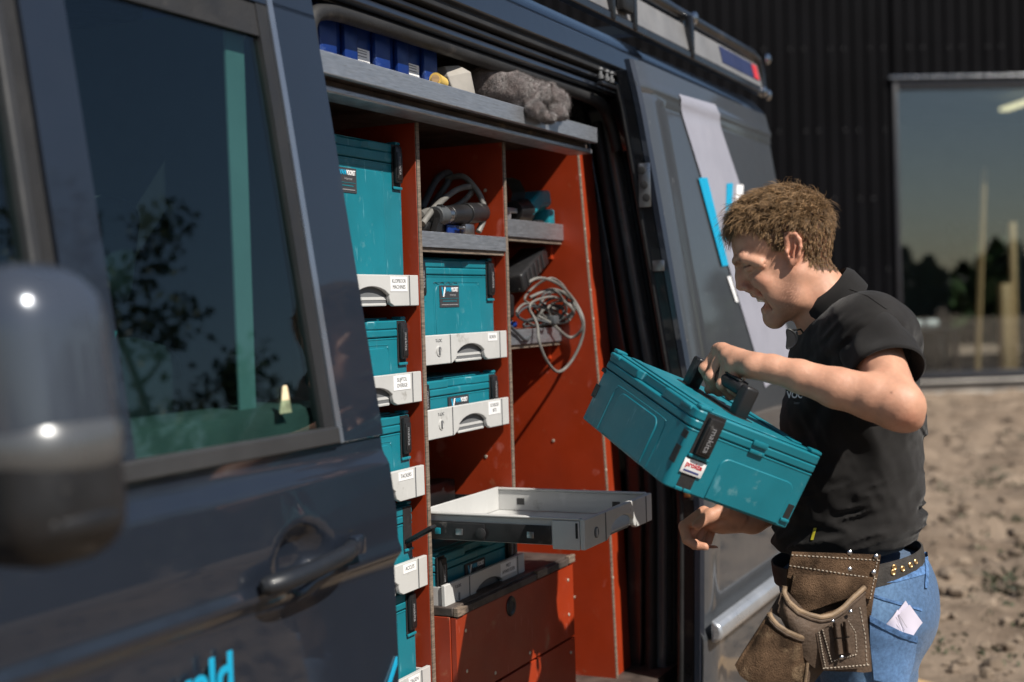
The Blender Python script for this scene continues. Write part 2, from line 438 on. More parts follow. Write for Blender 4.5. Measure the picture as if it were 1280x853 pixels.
GX, GY = np.meshgrid(gx, gy, indexing='ij'); P2 = np.stack([GX.ravel(), GY.ravel(), np.zeros(GX.size)], 1)
gz = fbm(P2, .5, 3, 1)*.05 + np.abs(fbm(P2, 1.7, 3, 5))*.07 + np.abs(fbm(P2, 4.0, 2, 9))*.055+fbm(P2, 9., 2, 19)*.016
near = smooth(np.hypot(P2[:, 0]-2, P2[:, 1]), 60, 20)
vanm = smooth(P2[:, 1], 0.2, .9)*smooth(P2[:, 0], 7.5, 6.)      # compact ground beneath the van
gz = (gz-.06)*near*(1-.85*vanm) - .02
ni, nj = GX.shape; idx = np.arange(ni*nj).reshape(ni, nj)
Q = np.stack([idx[:-1, :-1], idx[1:, :-1], idx[1:, 1:], idx[:-1, 1:]], -1).reshape(-1, 4)
P2[:, 2] = gz
me = np_mesh('ground', P2, Q); g = obj('ground', me, M_['dirt'], fix=False, ang=60); tag(g, 'dry bare sandy building-site soil', kind='structure')
def ground_z(x, y):
    i = min(max(np.searchsorted(gx, x)-1, 0), ni-1); j = min(max(np.searchsorted(gy, y)-1, 0), nj-1); return gz[idx[i, j]]

# loose clods of soil
mb = MB(); tmpl = MB().ell((0, 0, 0), (1, 1, 1), 7); tv = tmpl.v[0]; tf = tmpl.f
rr = np.random.default_rng(3)
for k in range(6500):
    d = 3.5+17*rr.random()**1.2; az = R_(rr.uniform(-38, 10)); r_ = (math.cos(az), math.sin(az))
    x, y = r_[0]*d, r_[1]*d
    if y > .85 and x < 6.2: continue
    s = .008+.042*rr.random()**4
    v = tv*(s*rr.uniform(.7, 1.4), s*rr.uniform(.7, 1.4), s*rr.uniform(.5, .9)); v = v*(1+.55*vnoise(v+rr.uniform(0, 50), 1.2/s)[:, None])
    a = rr.uniform(0, 6.3); c_, s_ = math.cos(a), math.sin(a); v = v@np.array([[c_, s_, 0], [-s_, c_, 0], [0, 0, 1]])
    mb.add(v+(x, y, ground_z(x, y)+s*.25), tf)
M_['clod'] = pbr('soil_clods', (.10, .072, .05), .95, var=.4, vs=1.5, col2=(.24, .185, .135), bump=.4, bs=60)
tag(obj('soil_clods', mb, M_['clod'], ang=25), 'loose clods of soil scattered over the bare ground', 'soil', kind='stuff')
# low dark weeds growing between the clods
mb = MB()
for k, (px, py) in enumerate([(1243, 722), (1262, 735), (1268, 600), (1230, 600), (1250, 690), (1275, 640), (1180, 800), (1225, 655), (1272, 770), (1255, 745), (1180, 605), (1232, 815), (1240, 590), (1270, 545)]):
    c = on(2, 0, px, py); nb = 70 if k < 6 else 32
    for i in range(nb):
        a = rr.uniform(0, 6.28); r0 = rr.random()**.6*.20; x, y = c[0]+r0*math.cos(a), c[1]+r0*math.sin(a); z = ground_z(x, y)-.01
        L_ = rr.uniform(.012, .035); wd = rr.uniform(.006, .014); t_ = rr.uniform(-.7, .7, 2); p0 = np.array((x, y, z)); p1 = p0+np.array((t_[0]*L_, t_[1]*L_, L_)); p2 = p0+np.array((t_[0]*L_*2, t_[1]*L_*2, L_*1.15))
        n_ = np.array((-math.sin(a), math.cos(a), 0))*wd
        mb.add([p0-n_*.4, p0+n_*.4, p1-n_, p1+n_, p2], [(0, 1, 3, 2), (2, 3, 4)])
M_['weed'] = pbr('dark_weeds', (.035, .042, .018), .7, var=.5, vs=3)
tag(obj('weeds', mb, M_['weed'], fix=False), 'low dark weeds in tufts on the bare soil', 'weeds', kind='stuff')

# timber lying on the soil
M_['pine'] = pbr('raw_pine', (.42, .27, .13), .65, var=.2, vs=9, stretch=(1, 1, 8), bump=.1, bs=60)
def plank(px0, py0, px1, py1, w_, h_, label):
    a = on(2, .03, px0, py0); b = on(2, .03, px1, py1); c = (a+b)/2; L_ = np.linalg.norm(b-a); z0 = ground_z(c[0], c[1])
    t = thing('timber_plank', (c[0], c[1], 0), label, 'plank')
    q = MB().rbox((-L_/2, -w_/2, 0), (L_/2, w_/2, h_), .004); d = (b-a)/L_; q.xf(np.array([[d[0], -d[1], 0], [d[1], d[0], 0], [0, 0, 1]]), (c[0], c[1], max(z0, -.03)))
    obj('board', q, M_['pine'], t)
    return t
plank(1085, 838, 1190, 868, .16, .045, 'raw pine plank lying on the soil behind the man in jeans')

# ================================================================== dark barn-like building in the background
B0 = np.array((21.67, 3.37, 0.)); BT = np.array((.50, -.866, 0)); BN = np.array((-.866, -.5, 0))       # along the wall, outward
BM = np.stack([BT, -BN, np.array((0, 0, 1.))], 1)
bmat = Matrix([list(BM[i])+[B0[i]] for i in range(3)]+[[0, 0, 0, 1]])
bld = thing('building', None, 'black corrugated metal building with a large window beyond the van', 'building', matrix=bmat)
M_['clad'] = pbr('black_cladding', (.0030, .0030, .0040), .6, 0, var=.2, vs=.6, spec=.05)
M_['bframe'] = pbr('window_frame', (.018, .018, .022), .4, var=.1)
M_['plinth'] = pbr('concrete_plinth', (.36, .33, .29), .85, var=.2, vs=2, bump=.2, bs=20)
M_['bglass'] = glass('window_glass', (.80, .84, .84), .10, .01)
M_['room'] = pbr('room_wall', (.10, .11, .11), .8, var=.15, vs=1)
M_['roomfl'] = pbr('room_floor', (.16, .15, .14), .8, var=.2, vs=1)
WU0, WU1, WZ0, WZ1 = -.27, 6.4, .30, 4.66
def ribs(u0, u1, z0, z1):
    """trapezoid profile sheet, pitch .207"""
    q = MB(); p = .207; prof = []
    k0 = math.floor(u0/p); k = k0
    while k*p < u1:
        for du, dy in ((0, 0), (.085, 0), (.105, -.035), (.187, -.035)): prof.append((k*p+du, dy))
        k += 1
    prof = [(min(max(a, u0), u1), b) for a, b in prof if u0-.1 < a < u1+.1]
    v = [(a, b, z) for z in (z0, z1) for a, b in prof]; n = len(prof)
    return q.add(v, [(i, i+1, n+i+1, n+i) for i in range(n-1)])
SW = 1.035
u = -15*SW
while u < 9*SW:
    for (z0, z1, c0, c1) in ((.1, 7.6, -99, WU0-.07), (.1, 7.6, WU1+.12, 99), (WZ1+.16, 7.6, WU0-.07, WU1+.12)):
        a, b = max(u, c0), min(u+SW, c1)
        if b-a > .03: obj('cladding_sheet', ribs(a, b, z0, z1), M_['clad'], bld, ang=20)
    u += SW
sc = MB()
for z in (.5, 1.9, 3.0, 4.05, 5.3, 6.6):
    for k in range(-70, 40):
        uu = k*.207+.146
        if WU0-.2 < uu < WU1+.2 and z < WZ1+.2: continue
        if (k*7+int(z*10)) % 3 == 0: continue
        sc.lathe((uu, -.035, z), [(.010, 0), (.010, .004), (.006, .007)], (0, -1, 0), 8)
obj('cladding_screw', sc, M_['greyd'], bld, ang=30)['kind'] = 'stuff'
obj('plinth', MB().rbox((-16, -.09, -.15), (10, .15, .17), .01), M_['plinth'], bld)
obj('roof_edge', MB().rbox((-16, -.12, 7.6), (10, .3, 7.8), .02), M_['clad'], bld)
fr = obj('window_frame', MB().rbox((WU0-.07, -.06, WZ0-.16), (WU0, .12, WZ1+.16), .01).rbox((WU1, -.06, WZ0-.16), (WU1+.12, .12, WZ1+.16), .01)
    .rbox((WU0, -.055, WZ1), (WU1, .12, WZ1+.155), .01).rbox((WU0, -.055, WZ0-.155), (WU1, .12, WZ0), .01).rbox((3.1, -.05, WZ0), (3.2, .11, WZ1), .01), M_['bframe'], bld)
for a, b in ((WU0, 3.1), (3.2, WU1)): obj('pane', MB().box((a, .03, WZ0), (b, .036, WZ1)), M_['bglass'], fr, flat=True)
obj('window_sill', MB().rbox((WU0-.15, -.16, WZ0-.20), (WU1+.15, -.062, WZ0-.155), .008), M_['trim'], bld)
obj('lintel_flashing', MB().rbox((WU0-.14, -.11, WZ1+.157), (WU1+.14, -.02, WZ1+.19), .006), M_['chrome'], bld)
# room behind the pane, with openings in its far wall
D = 7.5
rw = MB().box((-4, .2, -.05), (9, D, .0))
obj('room_floor', MB().box((-4, .16, -.1), (9, D, .02)), M_['roomfl'], bld)
obj('room_ceiling', MB().box((-4, .16, 5.1), (9, D, 5.25)), M_['room'], bld)
q = MB(); ops = [(.15, 1.05, 1.0, 3.0), (1.35, 2.2, 1.0, 3.0), (3.6, 5.2, .2, 3.0)]
us = [-4]+[x for o_ in ops for x in o_[:2]]+[9]
for i in range(0, len(us), 2): q.box((us[i], D, 0), (us[i+1], D+.2, 5.1))
for a, b, z0, z1 in ops: q.box((a, D, 0), (b, D+.2, z0)); q.box((a, D, z1), (b, D+.2, 5.1))
obj('room_wall', q, M_['room'], bld); obj('room_wall', MB().box((-4.2, .16, 0), (-4, D, 5.1)), M_['room'], bld); obj('room_wall', MB().box((9, .16, 0), (9.2, D, 5.1)), M_['room'], bld)
M_['tube'] = emit('lit_tube', (1, .86, .5), 1.1)
lt = MB().rbox((-.09, 0, -.03), (.09, 2.1, .03), .01)
o = obj('strip_light', lt, M_['tube'], bld); o.location = (.18, 1.2, 4.92)
o = obj('strip_light', o.data.copy(), M_['tube'], bld); o.data.materials.clear(); o.data.materials.append(M_['tube']); o.location = (3.4, 2.2, 4.92)
# things in the room
def in_room(name, label, cat, parts, base):
    t = thing(name, None, label, cat, matrix=bmat @ Matrix.Translation(base))
    for n_, q_, m_ in parts: obj(n_, q_, m_, t, bevel=.006)
in_room('timber_post', 'tall squared pine post standing inside the window', 'post', [('post', MB().rbox((-.085, -.08, 0), (.085, .08, 1.62), .006), M_['pine']), ('brace', MB().rbox((.1, -.04, 0), (.2, .05, 2.6), .005), M_['pine'])], (1.72, .75, .02))
in_room('timber_batten', 'thin timber batten leaning inside the window', 'batten', [('batten', MB().tube([(0, 0, 0), (.42, .5, 3.5)], .05, 4), M_['pine'])], (1.12, .5, .02))
tb = MB().rbox((-.9, -.4, .86), (.9, .4, .92), .005); lg = MB()
in_room('work_table', 'dark work table standing in the unlit room', 'table', [('tabletop', tb, M_['black'])]+[('leg', MB().rbox((x-.04, y-.04, 0), (x+.04, y+.04, .86), .004), M_['black']) for x in (-.8, .8) for y in (-.33, .33)], (.35, 1.7, .02))
in_room('coffee_machine', 'small black machine on the table inside the window', 'machine', [('housing', MB().rbox((-.16, -.2, 0), (.16, .2, .5), .03), M_['black']), ('arm', MB().rbox((-.1, -.3, .34), (.1, -.2, .44), .02), M_['black'])], (-.15, 1.7, .945))
in_room('plastic_sheet_roll', 'pale roll of sheeting lying on the table inside the window', 'roll', [('roll', MB().tube([(-.3, 0, .07), (.35, .1, .07)], .07, 14), M_['sticker'])], (.6, 1.55, .945))
in_room('board_stack', 'pale stacked boards on the floor inside the window', 'boards', [('board', MB().rbox((-.6, -.5, z), (.6, .5, z+.05), .004), M_['pine']) for z in (0, .055, .11)], (.5, 1.0, .02))

# ================================================================== trees (mirrored in the glossy paint and glass)
M_['leaf'] = pbr('leaves', (.035, .06, .018), .55, var=.5, vs=2.2, spec=.3)
M_['leafd'] = pbr('dark_leaves', (.022, .04, .014), .6, var=.5, vs=.4, spec=.2)
M_['bark'] = pbr('bark', (.06, .048, .038), .9, var=.3, vs=9, bump=.4, bs=40)
def leaves(mb, C, Rr, n, size, rs):
    """n leaf quads in an uneven ellipsoid around C"""
    d = rs.normal(size=(n, 3)); d /= np.linalg.norm(d, axis=1)[:, None]; p = d*(rs.random(n)**.45)[:, None]*np.array(Rr)+np.array(C)
    a = rs.normal(size=(n, 3)); a /= np.linalg.norm(a, axis=1)[:, None]; b = np.cross(a, rs.normal(size=(n, 3))); b /= np.linalg.norm(b, axis=1)[:, None]
    s = size*rs.uniform(.6, 1.4, n)[:, None]
    V = np.stack([p-a*s, p+b*s*.55, p+a*s, p-b*s*.55], 1).reshape(-1, 3); k = mb.n
    mb.v.append(V); mb.n += len(V); mb.f.extend((np.arange(n*4).reshape(n, 4)+k).tolist())
def tree(base, H, seed, label, name='young_tree', spread=.33, dens=240):
    rs = np.random.default_rng(seed); t = thing(name, tuple(base), label, 'tree'); base = np.array(base, float)
    wood = MB(); cr = MB(); top = base+(rs.normal()*.1, rs.normal()*.1, H*.93)
    tr = catmull([base-(0, 0, .1), base+(.05, .03, H*.3), base+(-.04, .05, H*.6), top], 6); wood.tube(tr, np.linspace(H*.014, H*.003, len(tr)), 8)
    nb = 13
    for i in range(nb):
        f = .28+.68*i/nb; p0 = tr[int(f*(len(tr)-1))]; a = i*2.4+rs.normal()*.4; l = H*spread*(1.15-f*.75)*rs.uniform(.7, 1.2)
        e = p0+np.array((math.cos(a)*l, math.sin(a)*l, l*rs.uniform(.4, .9))); md = (p0+e)/2+(0, 0, -.05*l)
        br = catmull([p0, md, e], 5); wood.tube(br, np.linspace(H*.005, H*.0012, len(br)), 5)
        for j in range(3, len(br), 2): leaves(cr, br[j]+rs.normal(size=3)*.05*H*.5, np.array((.075, .075, .06))*H*rs.uniform(.5, 1.1), dens//4, .022*H*.45, rs)
        leaves(cr, e, np.array((.085, .085, .065))*H*rs.uniform(.6, 1.2), dens//2, .022*H*.45, rs)
    leaves(cr, top, np.array((.05, .05, .09))*H, dens//2, .022*H*.45, rs)
    obj('trunk', wood, M_['bark'], t); obj('crown', cr, M_['leaf'], t, fix=False, flat=True); return t
tree((9.1, -5.25, -.03), 4.9, 5, 'slender young tree with sparse leaves on open soil opposite the van', spread=.30, dens=150)
mb = MB(); rs = np.random.default_rng(11)
def row(az0, az1, d0, n, h0, h1):
    for i in range(n):
        a = R_(az0+(az1-az0)*i/(n-1)+rs.normal()*.4); d = d0*rs.uniform(.9, 1.15); h = rs.uniform(h0, h1); c = np.array((math.cos(a)*d, math.sin(a)*d, 0))
        con = rs.random() < .3
        for j in range(5):
            f = (j+.5)/5; w_ = (h*.34*(1-f)+.4) if con else h*.36*math.sin(math.pi*min(.95, f*.75+.25))
            leaves(mb, c+(rs.normal()*.5, rs.normal()*.5, h*f*(1.25 if con else 1)), (w_, w_, h*.16), 210, .42, rs)
row(-92, -8, 62, 50, 4, 9.5); row(-170, -92, 66, 80, 2.6, 5.4); row(1, 14, 48, 14, 3.5, 7); None
tag(obj('treeline', mb, M_['leafd'], fix=False, flat=True), 'dark distant line of trees along the edge of the field', 'trees', kind='stuff')
# ================================================================== the van
van = thing('van', (2.6, 1.2, 0), 'dark grey panel van with its side door slid open on racks of tool cases', 'van')
def ys(z):
    """outer skin of the side, leaning in above the waist"""
    return float(np.interp(z, [.2, .5, .9, 1.15, 1.30, 1.6, 1.85, 2.05, 2.2, 2.3], [1.215, 1.20, 1.188, 1.192, 1.212, 1.258, 1.296, 1.328, 1.362, 1.42]))
def strip(x0, x1, z0, z1, off=0, nz=24, nx=2, fn=None, thick=.0):
    """skin patch of the side; off outward"""
    q = MB(); V = []; xs = np.linspace(x0, x1, nx); zs = np.linspace(z0, z1, nz)
    for z in zs:
        for x in xs: V.append((x, ys(z)-off+(fn(x, z) if fn else 0), z))
    F = [(i*nx+j, i*nx+j+1, (i+1)*nx+j+1, (i+1)*nx+j) for i in range(nz-1) for j in range(nx-1)]
    if thick:
        n = len(V); V2 = [(x, y+thick, z) for x, y, z in V]; F2 = [tuple(i+n for i in f[::-1]) for f in F]
        E = [(i, i+1) for i in range(nx-1)][::1]
        rim = [j for j in range(nx)]+[i*nx+nx-1 for i in range(1, nz)]+[(nz-1)*nx+j for j in range(nx-2, -1, -1)]+[i*nx for i in range(nz-2, 0, -1)]
        F = F+F2+[(rim[k], rim[k]+n, rim[(k+1) % len(rim)]+n, rim[(k+1) % len(rim)]) for k in range(len(rim))]; V = V+V2
    return q.add(V, F)
# ---- front door
XD0, XD1 = .92, 2.024
def dent(x, z):
    """relief of the lower door skin: shoulder, handle bowl, swage line"""
    r = 0
    r += .010*smooth(np.array(z), 1.235, 1.262)*1.0
    r -= .007*math.exp(-((z-1.088)/.012)**2)                       # raised swage line
    r += .010*smooth(np.array(z), 1.088, 1.06)                      # panel steps in below it
    e = ((x-1.735)/.070)**2+((z-1.122)/.054)**2
    r += .034*float(smooth(np.array(e), 1.15, .25))                  # handle bowl
    return float(r)
door = obj('front_door', strip(XD0, XD1-.006, .42, 1.285, 0, 110, 74, dent, .03), M_['paint'], van, ang=50)
M_['channel'] = pbr('window_channel', (.016, .016, .017), .5, var=.08)
M_['satinl'] = pbr('satin_strip', (.32, .36, .42), .25, .8, var=.05)
# rear upright of the door frame and rails around the glass
obj('window_upright', strip(1.893, XD1-.006, 1.287, 2.02, -.004, 30, 3, None, .03), M_['paint'], door)
obj('window_trim', MB().add(*(lambda V, F: (V, F))(*[strip(1.876, 1.891, 1.287, 2.03, -.002, 30, 2, None, .02).v[0], strip(1.876, 1.891, 1.287, 2.03, -.002, 30, 2, None, .02).f])), M_['satinl'], door)
obj('glass_channel', strip(1.846, 1.874, 1.30, 2.03, -.006, 24, 2, None, .02), M_['channel'], door)
obj('window_rail', strip(.40, XD1-.006, 2.012, 2.055, -.004, 6, 2, None, .03), M_['paint'], door)
obj('glass_channel', strip(1.40, 1.874, 1.955, 2.011, -.008, 6, 8, lambda x, z: 0, .02), M_['rubber'], door)
q = MB(); V = []
obj('waist_trim', strip(1.33, 1.874, 1.287, 1.314, .004, 5, 2, None, .02), M_['trim'], door, bevel=.003)
obj('front_upright', strip(1.315, 1.398, 1.286, 2.01, -.006, 24, 3, None, .03), M_['paint'], door)
obj('quarter_post', strip(1.262, 1.282, 1.29, 2.01, .0, 24, 2, None, .03), M_['trim'], door, bevel=.004)
obj('quarter_post', strip(1.284, 1.313, 1.29, 2.01, -.012, 24, 2, None, .02), M_['rubber'], door)
M_['vglass'] = glass('van_glass', (.60, .74, .73), .055, .003)
obj('window_pane', strip(1.398, 1.848, 1.30, 1.96, -.014, 24, 2, None, .004), M_['vglass'], door, flat=False)
ax_ = lambda z: -.22+.62*(z-1.25)/.75                                   # line of the windscreen pillar
V = [(x, ys(z)+.014+k*.004, z) for k in (0, 1) for z in np.linspace(1.288, 2.01, 16) for x in np.linspace(ax_(z), 1.262, 4)]
F = [(k*64+i*4+j, k*64+i*4+j+1, k*64+(i+1)*4+j+1, k*64+(i+1)*4+j) for k in (0, 1) for i in range(15) for j in range(3)]
obj('quarter_pane', MB().add(V, F), M_['vglass'], door)
obj('windscreen_pillar', MB().loft([[(ax_(z)-.06, ys(z)+.0, z), (ax_(z)+.05, ys(z)-.004, z), (ax_(z)+.05, ys(z)+.05, z), (ax_(z)-.06, ys(z)+.06, z)] for z in np.linspace(1.20, 2.06, 14)]), M_['paint'], van, bevel=.012)
obj('cowl_panel', strip(-.32, XD0-.008, 1.222, 1.287, -.006, 4, 4, None, .03), M_['paint'], van)
# handle: bar bridging the bowl
M_['handle'] = pbr('satin_handle', (.012, .014, .018), .42, .1, var=.05, coat=.15)
hp = catmull([(1.605, 1.178, 1.106), (1.64, 1.160, 1.110), (1.72, 1.152, 1.117), (1.80, 1.156, 1.122), (1.845, 1.176, 1.124)], 8)
h = MB(); rad = np.interp(np.arange(len(hp)), [0, 3, 6, 16, 26, 30, len(hp)-1], [.009, .0145, .0155, .0142, .0138, .0125, .009])
h.tube(hp, rad, 14, flat=1.0, up=(0, 0, 1)); hd = obj('door_handle', h, M_['handle'], door)
obj('lock_cap', MB().rbox((1.846, 1.166, 1.108), (1.878, 1.186, 1.140), .006), M_['paint'], hd)
# lettering on the door, read along the van
o_ = (1.545, ys(1.0)-.0132+.010, .998)
text_obj('lettering', 'Barneveld', .078, M_['cyan'], door, frame(o_, (1, 0, 0), (0, 0, 1)), .0006, 'RIGHT', .002)
# cyan diagonal graphic at the rear corner of the door
q = MB().prism([(1.962, .835), (2.008, .892), (2.008, .905), (1.952, .835)], ys(.87)+.0055, ys(.87)+.0085); obj('cyan_stripe', q, M_['cyan'], door)
# cab interior seen through the glass
M_['seat'] = pbr('black_seat_cloth', (.012, .014, .016), .85, var=.3, bump=.2, bs=150)
M_['stitch'] = pbr('teal_stitching', (.03, .50, .50), .7, var=.1)
M_['headl'] = pbr('cab_lining', (.02, .024, .025), .8, var=.1)
M_['inner'] = pbr('door_lining', (.105, .12, .11), .6, var=.15)
obj('door_lining', MB().rbox((1.0, 1.252, .5), (1.95, 1.40, 1.352), .02), M_['inner'], van)
st = obj('seat', MB().rbox((1.28, 1.48, .62), (1.82, 2.0, .85), .06, 3), M_['seat'], van)
bk = MB().rbox((-.07, 1.50, 0), (.08, 1.98, .66), .05, 3); ca, sa = math.cos(.22), math.sin(.22); bk.xf(np.array([[ca, 0, sa], [0, 1, 0], [-sa, 0, ca]]), (1.66, 0, .82))
obj('seat_back', bk, M_['seat'], st)
hr = MB().rbox((-.05, 1.62, 0), (.05, 1.86, .20), .04, 3).xf(np.array([[ca, 0, sa], [0, 1, 0], [-sa, 0, ca]]), (1.83, 0, 1.52)); obj('headrest', hr, M_['seat'], st)
for y, dx in ((1.545, 0), (1.56, .0), (1.70, .0), (1.715, 0)):
    pth = [(1.66-.075+dx+.22*t*.66, y, .84+.64*t) for t in np.linspace(0, 1, 8)]; obj('stitching', MB().tube(pth, .0045, 5), M_['stitch'], st)
obj('bulkhead', MB().box((2.03, 1.42, .4), (2.045, 3.05, 2.06)), M_['headl'], van)
obj('pillar_trim', MB().rbox((1.955, 1.352, 1.0), (2.012, 1.47, 2.04), .012), M_['headl'], van)
M_['belt'] = pbr('seat_belt', (.20, .27, .265), .7, var=.08)
obj('seat_belt', MB().add([(1.722, 1.292, 1.25), (1.762, 1.292, 1.25), (1.845, 1.352, 2.0), (1.795, 1.352, 2.0), (1.722, 1.296, 1.25), (1.762, 1.296, 1.25), (1.845, 1.356, 2.0), (1.795, 1.356, 2.0)],
    [(0, 1, 2, 3), (7, 6, 5, 4), (0, 4, 5, 1), (1, 5, 6, 2), (2, 6, 7, 3), (3, 7, 4, 0)]), M_['belt'], van)
obj('dashboard', MB().rbox((.45, 1.3, .75), (.95, 3.0, 1.22), .08, 3), M_['black'], van)
obj('steering_wheel', MB().tube([(1.06+.07*math.sin(a)*.6, 1.72+.19*math.cos(a), 1.2+.17*math.sin(a)) for a in np.linspace(0, 2*math.pi, 32, endpoint=False)], .016, 8, closed=True), M_['black'], van)
# sticker inside the pane, a small warning cone shape
q = MB().prism([(1.748, 1.345), (1.779, 1.345), (1.768, 1.388), (1.760, 1.388)], 1.236, 1.238); obj('window_sticker', q, pbr('cone_sticker', (.75, .55, .35), .6, var=.3, vs=40), van)

# ---- mirror housing
mr = SDF()
c = np.array((.925, .978, 1.416)); hb_ = np.array((.070, .118, .137))
def rb_(P):
    """rounded box, fuller at the top"""
    q = np.abs(P-c-np.array((0, .012, 0))*((P[:, 2:3]-c[2])/.137))-(hb_-.052); return np.linalg.norm(np.maximum(q, 0), axis=1)+np.minimum(q.max(1), 0)-.052
mr.fn(rb_, .02).cap(c+(.02, .08, -.09), c+(.08, .235, -.09), .04, .036, .04)
V, Qm = nets(mr, c-(.16, .2, .22), c+(.25, .32, .24), .008); V = relax(V, Qm, 2)
up = V[Qm].mean(1)[:, 2] > 1.388
def part_of(V, Q, sel, name, mat, parent, off):
    q = Q[sel]; u_, inv = np.unique(q, return_inverse=True); me = np_mesh(name, V[u_]-off, inv.reshape(-1, 4)); return obj(name, me, mat, parent, ang=60)
vb = BASE[van]
M_['mirrorp'] = pbr('mirror_sky_sheen', (.050, .060, .080), .26, .3, var=.04, coat=1., rvar=.03)  # lighter and bluer than the van paint: sky sheen put into the colour
mo = part_of(V, Qm, up, 'mirror_housing', M_['mirrorp'], van, vb)
part_of(V, Qm, ~up, 'mirror_base', M_['black'], mo, vb)
M_['satin'] = pbr('satin_grey', (.14, .145, .15), .3, .6, var=.1)
def band(z, k, mat, name, hgt):
    mid = V[np.abs(V[:, 2]-z) < .012]; a = np.arctan2((mid[:, 1]-c[1])/1.5, mid[:, 0]-c[0]); rr_ = []
    for t in np.linspace(-math.pi, math.pi, 48, endpoint=False):
        j = np.argmin(np.abs((a-t+math.pi) % (2*math.pi)-math.pi)); rr_.append((mid[j, 0], mid[j, 1]))
    rr_ = np.array(rr_); cc = rr_.mean(0); 
    for _ in range(3): rr_ = (np.roll(rr_, 1, 0)+2*rr_+np.roll(rr_, -1, 0))/4
    q = cc+(rr_-cc)*k; rings = [[(x, y, z-hgt) for x, y in rr_*.998+cc*.002], [(x, y, z-hgt*.6) for x, y in q], [(x, y, z+hgt*.6) for x, y in q], [(x, y, z+hgt) for x, y in rr_*.998+cc*.002]]
    obj(name, MB().loft(rings), mat, mo, ang=50)
band(1.388, 1.05, M_['satin'], 'mirror_band', .022)
band(1.320, 1.03, M_['black'], 'mirror_band', .012)

# ---- body behind the front door: sill, rear quarter, roof, inner frame
XO0, XO1, XR = 2.045, 3.70, 5.15
obj('sill', strip(.9, XR, .20, .415, -.012, 8, 2, None, .05), M_['paint'], van)
obj('rear_quarter', strip(XO1+.01, XR, .416, 2.19, -.02, 40, 2, None, .03), M_['paint'], van)
obj('front_wing', strip(-.45, XD0-.008, .42, 1.22, -.01, 12, 6, lambda x, z: .25*max(0, -x)**2*1.3, .03), M_['paint'], van)
# roof: arched sheet from the gutter over the load bay
rf = []
for x in np.linspace(.4, XR, 12):
    dip = .32*max(0, 1.1-x)
    rf.append([(x, y, z-dip) for y, z in ((1.345, 2.165), (1.36, 2.215), (1.40, 2.262), (1.50, 2.295), (1.8, 2.33), (2.2, 2.345), (2.6, 2.33), (2.9, 2.295), (3.02, 2.24), (3.06, 2.165))])
obj('roof', MB().loft(rf, closed=False, caps=False), M_['paint'], van, ang=50)
fs = [[(x, 4.402-ys(z)+0, z) for z in np.linspace(.2, 2.17, 14)] for x in (-.4, XR)]
obj('far_side', MB().loft(fs, closed=False), M_['paint'], van)
obj('rear_end', MB().box((XR-.02, 1.36, .3), (XR, 3.05, 2.2)), M_['paint'], van)
obj('load_floor', MB().box((2.03, 1.27, .42), (XR-.03, 3.05, .46)), M_['darkboard'], van)
obj('roof_lining', MB().box((2.06, 1.46, 2.18), (XR-.03, 3.0, 2.20)), M_['jamb'], van)
# windscreen and bonnet, so that the cab closes
obj('windscreen', MB().add([(.35, 1.35, 1.98), (.35, 3.05, 1.98), (-.35, 3.0, 1.22), (-.35, 1.40, 1.22)], [(0, 1, 2, 3)]), M_['vglass'], van)
obj('bonnet', MB().loft([[(-.9, y, .9) for y in (1.5, 2.2, 2.9)], [(-.35, y, 1.2) for y in (1.4, 2.2, 3.0)], [(.5, y, 1.22) for y in (1.3, 2.2, 3.05)]], closed=False), M_['paint'], van)
for x in (.05, 4.15):
    wh = obj('wheel', MB().lathe((x, 1.36, .34), [(.0, -.1), (.2, -.1), (.215, -.09), (.215, .0)], (0, -1, 0), 28), M_['greyd'], van)
    obj('tyre', MB().lathe((x, 1.36, .34), [(.215, -.10), (.31, -.12), (.34, -.09), (.34, .06), (.31, .09), (.215, .07)], (0, -1, 0), 36), M_['rubber'], wh)

# frame above the opening: painted channels, track and door seal, as seen from outside
def bar(x0, x1, prof):
    """closed profile in (y, z) swept along the van, profile order counter-clockwise"""
    return MB().loft([[(x, y, z) for y, z in prof] for x in (x0, x1)])
tr_ = [('roof_gutter', [(1.335, 2.150), (1.352, 2.146), (1.372, 2.20), (1.345, 2.205)], 'paint', XO0-.04, XO1+.02),
       ('door_track', [(1.345, 2.128), (1.375, 2.122), (1.385, 2.145), (1.348, 2.15)], 'rubber', XO0-.04, XO1-.04),
       ('track_channel', [(1.382, 2.075), (1.42, 2.07), (1.42, 2.14), (1.382, 2.135)], 'jamb', XO0-.02, XO1-.02),
       ('head_rail', [(1.352, 2.108), (1.378, 2.100), (1.381, 2.116), (1.356, 2.121)], 'jamb', XO0-.04, XO1-.03),
       ('head_rail', [(1.359, 2.085), (1.376, 2.079), (1.382, 2.096), (1.364, 2.101)], 'paint', XO0-.04, XO1-.03)]
for n_, pr, mt, a, b in tr_: obj(n_, bar(a, b, pr), M_[mt], van, bevel=.003)
sp = catmull([(2.062, 1.345, 1.78), (2.070, 1.37, 1.96), (2.085, 1.382, 2.025), (2.14, 1.386, 2.056), (2.28, 1.386, 2.064), (2.8, 1.388, 2.066), (3.3, 1.388, 2.064), (3.50, 1.386, 2.056), (3.575, 1.384, 2.02), (3.60, 1.37, 1.93)], 9)
obj('door_seal', MB().tube(sp, .0165, 12), M_['rubber'], van)
